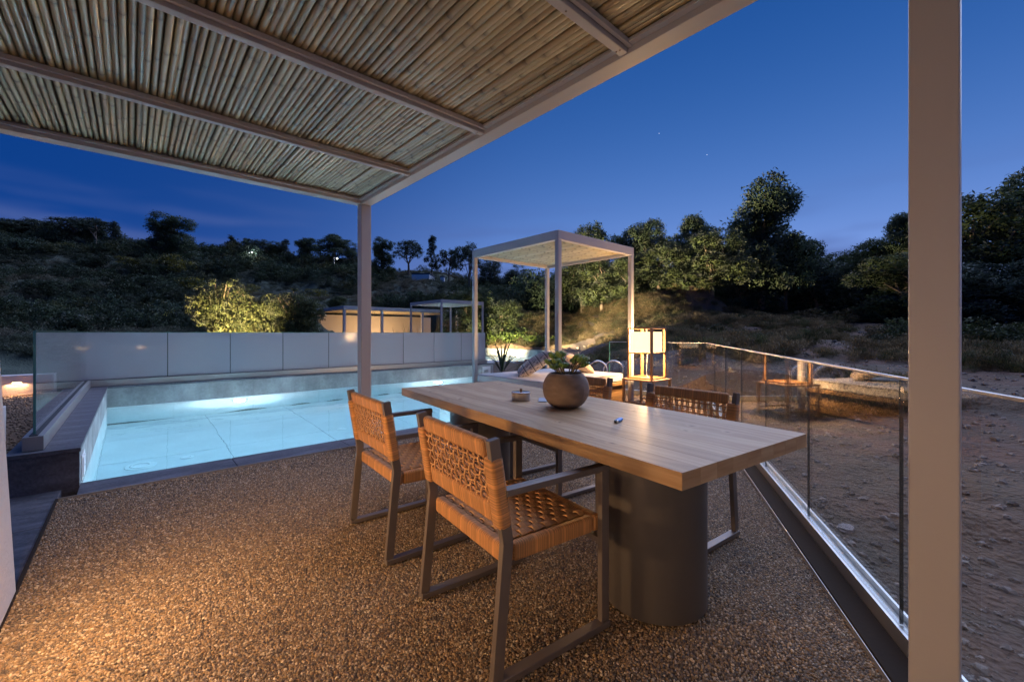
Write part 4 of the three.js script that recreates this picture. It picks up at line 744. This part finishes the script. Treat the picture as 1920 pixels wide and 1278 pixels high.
// far wood behind, closing the gaps: one mass
function scatterMesh(geo, material, n, place, name, label) {
  const im = new THREE.InstancedMesh(geo, material, n), m4 = new THREE.Matrix4(), q = new THREE.Quaternion(), e = new THREE.Euler(), c = new THREE.Color(); let i = 0, tries = 0;
  while (i < n && tries++ < n * 12) { const p = place(); if (!p) continue; const [u, v, s, sy, k, tilt = 0, lift = 0] = p; e.set((hash2(i, 1, 9) - 0.5) * tilt, hash2(i, 2, 9) * 6.283, (hash2(i, 3, 9) - 0.5) * tilt); q.setFromEuler(e); im.setMatrixAt(i, m4.compose(V3(u, groundHeight(u, v) + lift, -v), q, V3(s, sy, s))); im.setColorAt(i, c.setRGB(k[0], k[1], k[2])); i++; }
  im.count = i; return stuff(im, name, label);
}
const A0 = THREE.MathUtils.degToRad(48.1);
const polar = (bearing, depth) => { const l = Math.tan(THREE.MathUtils.degToRad(bearing)) * depth; return [depth * Math.cos(A0) + l * Math.sin(A0), depth * Math.sin(A0) - l * Math.cos(A0)]; };
{
  const white = phys({ vertexColors: true, roughness: 0.92, transmission: 0.35, thickness: 0, specularIntensity: 0.3, side: THREE.DoubleSide });
  const bushGeo = (seed) => foliage(seed, lump(seed + 1, 8, 0.2, 0.75, 0.36, 0.16, 0.26, () => 1), 90, 12, 0.10, 0.030, 0.070, [[0.9, 1, 0.8], [0.7, 0.8, 0.7], [1.1, 1.1, 0.9]], 0.2);
  const R = rng(501);
  scatterMesh(bushGeo(510), white, 3400, () => { const [u, v] = polar(-58 + 66 * R(), 21 + 60 * R() ** 1.3); if (boxIn(u, v, 15, 18.5, 13, 25) > 0 || builtDepth(u, v) > -1.2 || trackDistance(u, v) < 2.6 || fbm(u * 0.09, v * 0.09, 3, 521) < 0.38 + 0.2 * R()) return null; const s = (0.35 + 1.5 * R() ** 2) * (0.6 + Math.hypot(u, v) / 90), w = 0.7 + 0.6 * R(); return [u, v, s * 1.1, s, (R() < 0.3 ? [0.10 * w, 0.10 * w, 0.055 * w] : R() < 0.4 ? [0.075 * w, 0.105 * w, 0.085 * w] : [0.070 * w, 0.092 * w, 0.058 * w]), 0.2, -0.1]; }, 'hillside_scrub', 'dark scrub covering the hillside left of the wood');
  scatterMesh(bushGeo(520), white, 1500, () => { const [u, v] = polar(-60 + 26 * R(), 34 + 44 * R()); const s = 0.4 + 1.3 * R() ** 2, w = 0.6 + 0.6 * R(); return [u, v, s * 1.4, s, R() < 0.4 ? [0.080 * w, 0.105 * w, 0.080 * w] : [0.070 * w, 0.085 * w, 0.056 * w], 0.2, -0.12]; }, 'hillside_scrub', 'low scrub on the upper left slope below the ridge trees');
  scatterMesh(bushGeo(530), white, 130, () => { const [u, v] = polar(-56 + 50 * R(), 16 + 8 * R()); if (boxIn(u, v, 15, 18.5, 13, 25) > 0 || boxIn(u, v, 0.3, 5.5, 10, 17.5) > 0 || builtDepth(u, v) > -0.8) return null; const s = 0.5 + 0.9 * R(), w = 0.7 + 0.6 * R(); return [u, v, s * 1.1, s * 1.1, [0.070 * w, 0.090 * w, 0.064 * w], 0.2, -0.1]; }, 'hillside_scrub', 'dark undergrowth just behind the frosted screen');
  scatterMesh(bushGeo(540), white, 800, () => { const [u, v] = polar(2 + 55 * R(), 29 + 22 * R()); const s = 1.6 + 2.2 * R(), w = 0.7 + 0.6 * R(); return [u, v, s * 0.9, s, [0.070 * w, 0.098 * w, 0.068 * w], 0.2, -0.2]; }, 'far_wood', 'dark wood filling the gaps behind the trees');
  scatterMesh(bushGeo(560), white, 260, () => { const [u, v] = polar(8 + 50 * R(), 11 + 15 * R()); if (builtDepth(u, v) > -1 || trackDistance(u, v) < 1.6 || fbm(u * 0.22, v * 0.22, 3, 631) < 0.46) return null; const s = 0.35 + 0.75 * R() ** 2, w = 0.6 + 0.7 * R(); return [u, v, s * 1.5, s, R() < 0.6 ? [0.13 * w, 0.10 * w, 0.065 * w] : [0.075 * w, 0.09 * w, 0.05 * w], 0.2, -0.08]; }, 'field_scrub', 'low dry scrub on the bare field behind the glass fence');
  // dry grass and weeds
  const tuft = (seed, n, h, lean) => { const RR = rng(seed), pos = [], nor = [], idx = []; for (let i = 0; i < n; i++) { const a = RR() * 6.283, x = Math.cos(a) * 0.10 * RR(), z = Math.sin(a) * 0.10 * RR(), H = h * (0.5 + 0.6 * RR()), bx = Math.cos(a) * lean * H * RR(), bz = Math.sin(a) * lean * H * RR(), w = 0.006 + 0.006 * RR(), o = pos.length / 3, px = -Math.sin(a) * w, pz = Math.cos(a) * w; pos.push(x - px, 0, z - pz, x + px, 0, z + pz, x + bx * 0.4 + px * 0.7, H * 0.6, z + bz * 0.4 + pz * 0.7, x + bx, H, z + bz); for (let k = 0; k < 4; k++) nor.push(Math.cos(a) * 0.6, 0.7, Math.sin(a) * 0.6); idx.push(o, o + 1, o + 2, o, o + 2, o + 3); } const g = new THREE.BufferGeometry(); g.setAttribute('position', new THREE.Float32BufferAttribute(pos, 3)); g.setAttribute('normal', new THREE.Float32BufferAttribute(nor, 3)); g.setIndex(idx); return g; };
  const grassMat = mat({ color: lin(1, 1, 1), roughness: 0.9, side: THREE.DoubleSide });
  const brush = (seed, up) => foliage(seed, lump(seed + 1, 7, 0.10, 0.5, 0.42, 0.16, 0.28, () => 1), 70, 11, 0.14, 0.012, 0.12, [[1, 1, 1], [0.8, 0.85, 0.8], [1.15, 1.1, 1]], up);
  scatterMesh(brush(601, 1.0), white, 7500, () => { const [u, v] = polar(-7 + 65 * R(), 6 + 24 * R()); if (builtDepth(u, v) > -0.6 || boxIn(u, v, 6.5, 15.5, 9, 13.5) > 0 || trackDistance(u, v) < 1.3 || fbm(u * 0.35, v * 0.35, 3, 611) < 0.38 + 0.24 * R() + (Math.hypot(u, v) < 13 ? 0.10 : -0.03)) return null; const s = 0.22 + 0.5 * R() * R(), w = 0.6 + 0.8 * R(); return [u, v, s * 1.5, s, R() < 0.25 ? [0.085 * w, 0.095 * w, 0.04 * w] : [0.21 * w, 0.155 * w, 0.085 * w], 0.3, -0.03]; }, 'dry_grass', 'dry straw-coloured grass and weeds on the bare field');
  scatterMesh(brush(605, 1.0), white, 7000, () => { const [u, v] = polar(-8 + 30 * R(), 13 + 19 * R()), td = trackDistance(u, v); if (builtDepth(u, v) > -0.5 || boxIn(u, v, 6.5, 15.5, 9, 13.5) > 0 || td > 6.5 || (td < 1.0 && R() < 0.6)) return null; const s = 0.20 + 0.36 * R() * R(), w = 0.6 + 0.8 * R(); return [u, v, s * 1.8, s, R() < 0.3 ? [0.09 * w, 0.10 * w, 0.04 * w] : [0.20 * w, 0.145 * w, 0.075 * w], 0.3, -0.03]; }, 'bank_grass', 'golden dry grass on the banks beside the dirt track');
  scatterMesh(brush(603, 0.6), white, 14000, () => { const [u, v] = polar(-60 + 62 * R(), 12 + 72 * R() ** 1.3); if (boxIn(u, v, 15, 17.6, 13, 25) > 0 || boxIn(u, v, 6.5, 15.5, 9, 13.5) > 0 || builtDepth(u, v) > -0.6) return null; const s = (0.22 + 0.42 * R() * R()) * Math.min(1.8, 0.8 + Math.hypot(u, v) / 80), w = 0.6 + 0.7 * R(), k = fbm(u * 0.12, v * 0.12, 3, 617); return [u, v, s * 2.0, s, k < 0.5 ? [0.085 * w, 0.105 * w, 0.075 * w] : [0.14 * w, 0.135 * w, 0.10 * w], 0.4, -0.04]; }, 'hillside_grass', 'rough grass on the hillside');
  // stones on the bare earth
  const rock = (seed) => { const g = new THREE.IcosahedronGeometry(1, 1), p = g.attributes.position, RR = rng(seed), mm = new Map(); for (let i = 0; i < p.count; i++) { const key = [p.getX(i), p.getY(i), p.getZ(i)].map((x) => x.toFixed(2)).join(); if (!mm.has(key)) mm.set(key, 0.65 + 0.6 * RR()); const k = mm.get(key); p.setXYZ(i, p.getX(i) * k, p.getY(i) * k * 0.5, p.getZ(i) * k * 0.8); } g.deleteAttribute('uv'); g.computeVertexNormals(); return g; };
  const stone = mat({ color: lin(1, 1, 1), roughness: 0.9, flatShading: true });
  scatterMesh(rock(701), stone, 6500, () => { const [u, v] = polar(8 + 50 * R(), 1.6 + 18 * R() ** 1.5); if (builtDepth(u, v) > -0.12) return null; const d = Math.hypot(u, v), s = (0.006 + 0.038 * R() ** 4) * (0.7 + d * 0.07), w = 0.6 + 0.8 * R(); return [u, v, s, s, [0.25 * w, 0.20 * w, 0.165 * w], 0.8, s * 0.1]; }, 'loose_stones', 'pale loose stones scattered over the bare earth');
}
{
  const flat = (seed) => { const g = new THREE.IcosahedronGeometry(1, 2), p = g.attributes.position, RR = rng(seed), mm = new Map(); for (let i = 0; i < p.count; i++) { const key = [p.getX(i), p.getY(i), p.getZ(i)].map((x) => x.toFixed(2)).join(); if (!mm.has(key)) mm.set(key, 0.78 + 0.4 * RR()); const k = mm.get(key); p.setXYZ(i, p.getX(i) * k, p.getY(i) * k * 0.28, p.getZ(i) * k * 0.62); } g.computeVertexNormals(); return g; };
  const pale = mat({ color: lin(0.34, 0.29, 0.27), roughness: 0.9, flatShading: true });
  [[3.55, 0.62, 0.075, 'flat pale stone on the earth behind the middle glass pane'], [2.75, -0.28, 0.070, 'flat pale stone on the earth right of the near post'], [3.45, -0.30, 0.055, 'small pale stone on the earth behind the near post'], [2.45, -0.34, 0.045, 'small pale stone at the lower right edge']].forEach(([u, v, s, label], i) => { const m = single('field_stone', flat(900 + i), pale, label, 'stone', 'larger stones beyond the glass'); m.position.copy(P(u, v, groundHeight(u, v) + s * 0.1)); m.scale.setScalar(s); m.rotation.y = i * 1.9; });
}
{ // broom bushes in flower and round olives that stand out on the hillside
  const broom = foliage(801, lump(802, 7, 0.22, 0.7, 0.34, 0.18, 0.26, () => 1), 110, 14, 0.09, 0.022, 0.055, [[0.17, 0.15, 0.020], [0.12, 0.115, 0.022], [0.22, 0.19, 0.025], [0.07, 0.08, 0.025]], 0.5), stem = trunkGeo(803, 0.4, 0.02, lump(802, 4, 0.22, 0.7, 0.3, 0.18, 0.26, () => 1));
  const where = ['upper left of the hillside', 'below the lone pine, left of it', 'below the lone pine, centre', 'below the lone pine, right of it', 'in the middle of the hillside', 'above the lit olives, left', 'above the lit olives, centre', 'above the lit olives, right', 'near the pergola post'];
  [[8, -46.5, 60], [245, -41.9, 52], [312, -39.1, 52], [335, -38.1, 52], [368, -36.6, 40], [395, -35.3, 38], [440, -33.1, 38], [470, -31.6, 42], [600, -24.3, 46]].forEach(([, b, d], i) => { const [u, v] = polar(b, d), t = thing('broom_bush', 'yellow flowering broom bush ' + where[i], 'shrub', [u, v, groundHeight(u, v) - 0.1], i * 1.7, 'yellow broom bushes on the hillside'); const s = 1.5 + 0.8 * hash2(i, 4, 3); t.scale.set(s * 1.7, s, s * 1.7); part('crown', broom, leafMat, t); part('stem', stem, M.bark, t); });
  [[-22.6, 30, 1.9, 'small round olive tree on the slope left of the post'], [-18.1, 30, 2.2, 'round olive tree on the slope behind the post'], [-5.7, 27, 3.6, 'round olive tree left of the daybed pergola'], [-1.4, 27, 2.6, 'rounded olive bush seen through the daybed pergola']].forEach(([b, d, h, label]) => { const [u, v] = polar(b, d); tree(u, v, groundHeight(u, v), h, h * 0.45, 'o', 'olive_tree', label, 'olive trees on the lower slope'); });
}
{ // floodlit olives behind the frosted screen
  const OLIVE = [[0.105, 0.125, 0.048], [0.085, 0.105, 0.045], [0.13, 0.145, 0.06], [0.065, 0.085, 0.04]];
  const make = (seed) => { const b = lump(seed, 16, 0.12, 0.74, 0.25, 0.18, 0.25, (f) => 1.05 - 0.25 * f), R = rng(seed + 9); for (let k = 0; k < 9; k++) b.push([(R() - 0.5) * 0.6, 0.80 + 0.16 * R(), (R() - 0.5) * 0.6, 0.05]); return [foliage(seed + 1, b, 1300, 24, 0.042, 0.0085, 0.030, OLIVE, 0.9), trunkGeo(seed + 2, 0.5, 0.035, b)]; };
  const A = make(841), B = make(851);
  for (const [u, v, h, w, g, label] of [[2.25, 17.1, 2.95, 1.0, A, 'left floodlit olive bush above the frosted screen'], [3.2, 16.9, 2.55, 0.86, B, 'middle floodlit olive bush, brightest at its foot'], [4.35, 16.4, 2.65, 1.08, A, 'right silvery olive bush in shade beside the lit ones']]) { const t = thing('olive_bush', label, 'shrub', [u, v, groundHeight(u, v) - 0.1], u * 2, 'olive bushes behind the frosted screen'); t.scale.set(w / 0.40, (h + 0.1 - groundHeight(u, v)) * 1.04, w / 0.40); part('crown', g[0], leafMat, t); part('trunk', g[1], M.bark, t); }
  spike([1.5, 13.9, groundHeight(1.5, 13.9)], P(1.95, 17.0, 1.9), 'garden spotlight at the foot of the left olive', 280, 0.75);
  spike([2.5, 14.1, groundHeight(2.5, 14.1)], P(3.0, 16.8, 1.5), 'garden spotlight at the foot of the middle olive', 300, 0.5);
}
{ // planting round the neighbouring pool, yucca, lit bank
  const GREEN = [[0.13, 0.19, 0.035], [0.10, 0.15, 0.03], [0.16, 0.21, 0.045]], g = foliage(871, lump(872, 8, 0.15, 0.6, 0.36, 0.16, 0.26, () => 1), 130, 14, 0.11, 0.030, 0.060, GREEN, 0.6), st = trunkGeo(873, 0.3, 0.02, lump(872, 4, 0.15, 0.6, 0.3, 0.16, 0.26, () => 1));
  const names = ['first leafy green shrub right of the frosted screen', 'brightest leafy green shrub behind the neighbouring pool wall', 'third leafy green shrub behind the neighbouring pool wall', 'leafy green shrub behind the daybed pergola back post', 'last leafy green shrub behind the neighbouring pool wall'];
  [[16.2, 20.9, 1.25], [16.3, 19.6, 1.2], [16.5, 18.3, 1.35], [16.4, 17.0, 1.15], [16.5, 15.6, 0.95]].forEach(([u, v, h], i) => { const t = thing('leafy_shrub', names[i], 'shrub', [u, v, Math.max(0.1, groundHeight(u, v)) - 0.05], i * 2.2, 'green shrubs behind the neighbouring pool'); t.scale.set(h * 1.25, h, h * 1.25); part('crown', g, leafMat, t); part('stem', st, M.bark, t); });
  const blade = (n, L, w, seed) => { const R = rng(seed), out = []; for (let i = 0; i < n; i++) { const a = i * 2.4, t = 0.12 + 0.75 * R() * (i / n + 0.25), l = L * (0.7 + 0.4 * R()), pos = [], nor = [], idx = []; for (let k = 0; k <= 6; k++) { const f = k / 6, r = l * f * Math.sin(t + f * f * 0.35 * t * 2), y = l * f * Math.cos(t + f * f * 0.3 * t * 2), ww = w * (0.55 + 1.2 * f) * (1 - f) ** 0.8 + 0.0015, cx = Math.cos(a), cz = Math.sin(a); pos.push(cx * r - cz * ww, y, cz * r + cx * ww, cx * r, y - ww * 0.35, cz * r, cx * r + cz * ww, y, cz * r - cx * ww); for (let j = 0; j < 3; j++) nor.push(-cx * 0.5, 0.8, -cz * 0.5); if (k) { const o = (k - 1) * 3; idx.push(o, o + 1, o + 3, o + 1, o + 4, o + 3, o + 1, o + 2, o + 4, o + 2, o + 5, o + 4); } } const q = new THREE.BufferGeometry(); q.setAttribute('position', new THREE.Float32BufferAttribute(pos, 3)); q.setAttribute('normal', new THREE.Float32BufferAttribute(nor, 3)); q.setIndex(idx); out.push(q); } return out; };
  const bladeMat = mat({ color: lin(0.050, 0.075, 0.035), roughness: 0.55, side: THREE.DoubleSide });
  const y = thing('yucca', 'spiky yucca with upright blades at the end of the pool wall', 'plant', [8.35, 9.75, -0.05]);
  for (const b of blade(17, 1.25, 0.034, 881)) part('blade', b, bladeMat, y);
  part('stem', new THREE.CylinderGeometry(0.05, 0.06, 0.22, 10).translate(0, 0.06, 0), M.bark, y);
  const gm = mat({ color: lin(0.16, 0.15, 0.06), roughness: 0.7, side: THREE.DoubleSide });
  const gn = ['left', 'middle', 'right'];
  [[11.75, 22.9], [12.35, 22.7], [13.0, 22.6]].forEach(([u, v], i) => { const t = thing('ornamental_grass', gn[i] + ' tuft of tall grass beside the distant pergola', 'grass tuft', [u, v + 0.5, 0.0], i, 'tall grasses by the distant pergola'); for (const b of blade(14, 1.75, 0.016, 890 + i)) part('blade', b, gm, t); });
  spike([10.55, 13.6, 0.0], P(16.4, 18.9, 1.05), 'garden spotlight washing the shrubs across the neighbouring pool', 1700, 0.36, [1, 0.84, 0.46]);
  spike([9.3, 13.4, 0.62], P(23.0, 12.0, 5.2), 'garden floodlight aimed at the trees of the wood', 2500, 0.56, [1, 0.80, 0.46]);
}
{ // far away on the slope
  const [u, v] = polar(-11.8, 58), g = groundHeight(u, v);
  const s = thing('roadside_shrine', 'small white building with a dark cross on the hillside', 'building', [u, v, g - 0.3], 0.75);
  part('wall_face', box(2.6, 1.75, 2.4, 0, 0.85, 0), M.white, s); part('roof', box(2.8, 0.10, 2.6, 0, 1.78, 0).rotateZ(-0.06), M.slate, s);
  part('cross', merge([box(0.10, 0.85, 0.03, 0.75, 0.95, 1.22), box(0.62, 0.10, 0.028, 0.75, 1.12, 1.22)]), M.black, s);
  const [u2, v2] = polar(-9.3, 57), p = thing('gate_pillar', 'slim white pillar right of the small hillside building', 'pillar', [u2, v2, groundHeight(u2, v2) - 0.2], 0.75);
  part('shaft', box(0.5, 1.35, 0.5, 0, 0.68, 0), M.white, p); part('cap', box(0.62, 0.12, 0.62, 0, 1.42, 0), M.slate, p);
  [[-22.75, 60, 'street lamp shining among the trees left of the post'], [-31.8, 70, 'small street lamp on the ridge among the conifers']].forEach(([b, d, label], i) => {
    const [a, c] = polar(b, d), t = thing('street_lamp', label, 'street lamp', [a, c, groundHeight(a, c)]), h = [3.2, 2.4][i];
    part('mast', new THREE.CylinderGeometry(0.04, 0.06, h, 8).translate(0, h / 2, 0), M.channel, t); part('arm', rbox(0.5, 0.05, 0.06, 0.2, h, 0, 0.01), M.channel, t); part('lamp_bulb', new THREE.SphereGeometry([0.10, 0.06][i], 14, 10).translate(0.42, h - 0.10, 0), M.bulbGlow, t);
    const l = new THREE.PointLight(new THREE.Color(0.9, 0.95, 1), 14); l.position.set(0.42, h - 0.10, 0); l.castShadow = true; t.add(l);
  });
  const [mu, mv] = polar(-35.7, 74), mast = thing('utility_mast', 'thin mast standing on the ridge right of the lone pine', 'mast', [mu, mv, groundHeight(mu, mv)]); part('pole', new THREE.CylinderGeometry(0.03, 0.06, 2.6, 6).translate(0, 1.3, 0), M.channel, mast); part('crossarm', box(0.7, 0.06, 0.06, 0, 2.3, 0), M.channel, mast);
  for (const [px, py, label] of [[1236, 250, 'upper of the two faint stars above the wood'], [1326, 290, 'lower and brighter star above the wood']]) { const d = 560, l = ((px - 960) / 796) * d, h = 1.18 + ((624 - py) / 796) * d; const st = single('star', new THREE.IcosahedronGeometry(0.32, 1), mat({ color: lin(1, 1, 1), emissive: lin(0.85, 0.9, 1), emissiveIntensity: 1.6 }), label, 'star'); st.position.copy(P(d * Math.cos(A0) + l * Math.sin(A0), d * Math.sin(A0) - l * Math.cos(A0), h)); }
}
renderer.render(scene, camera);
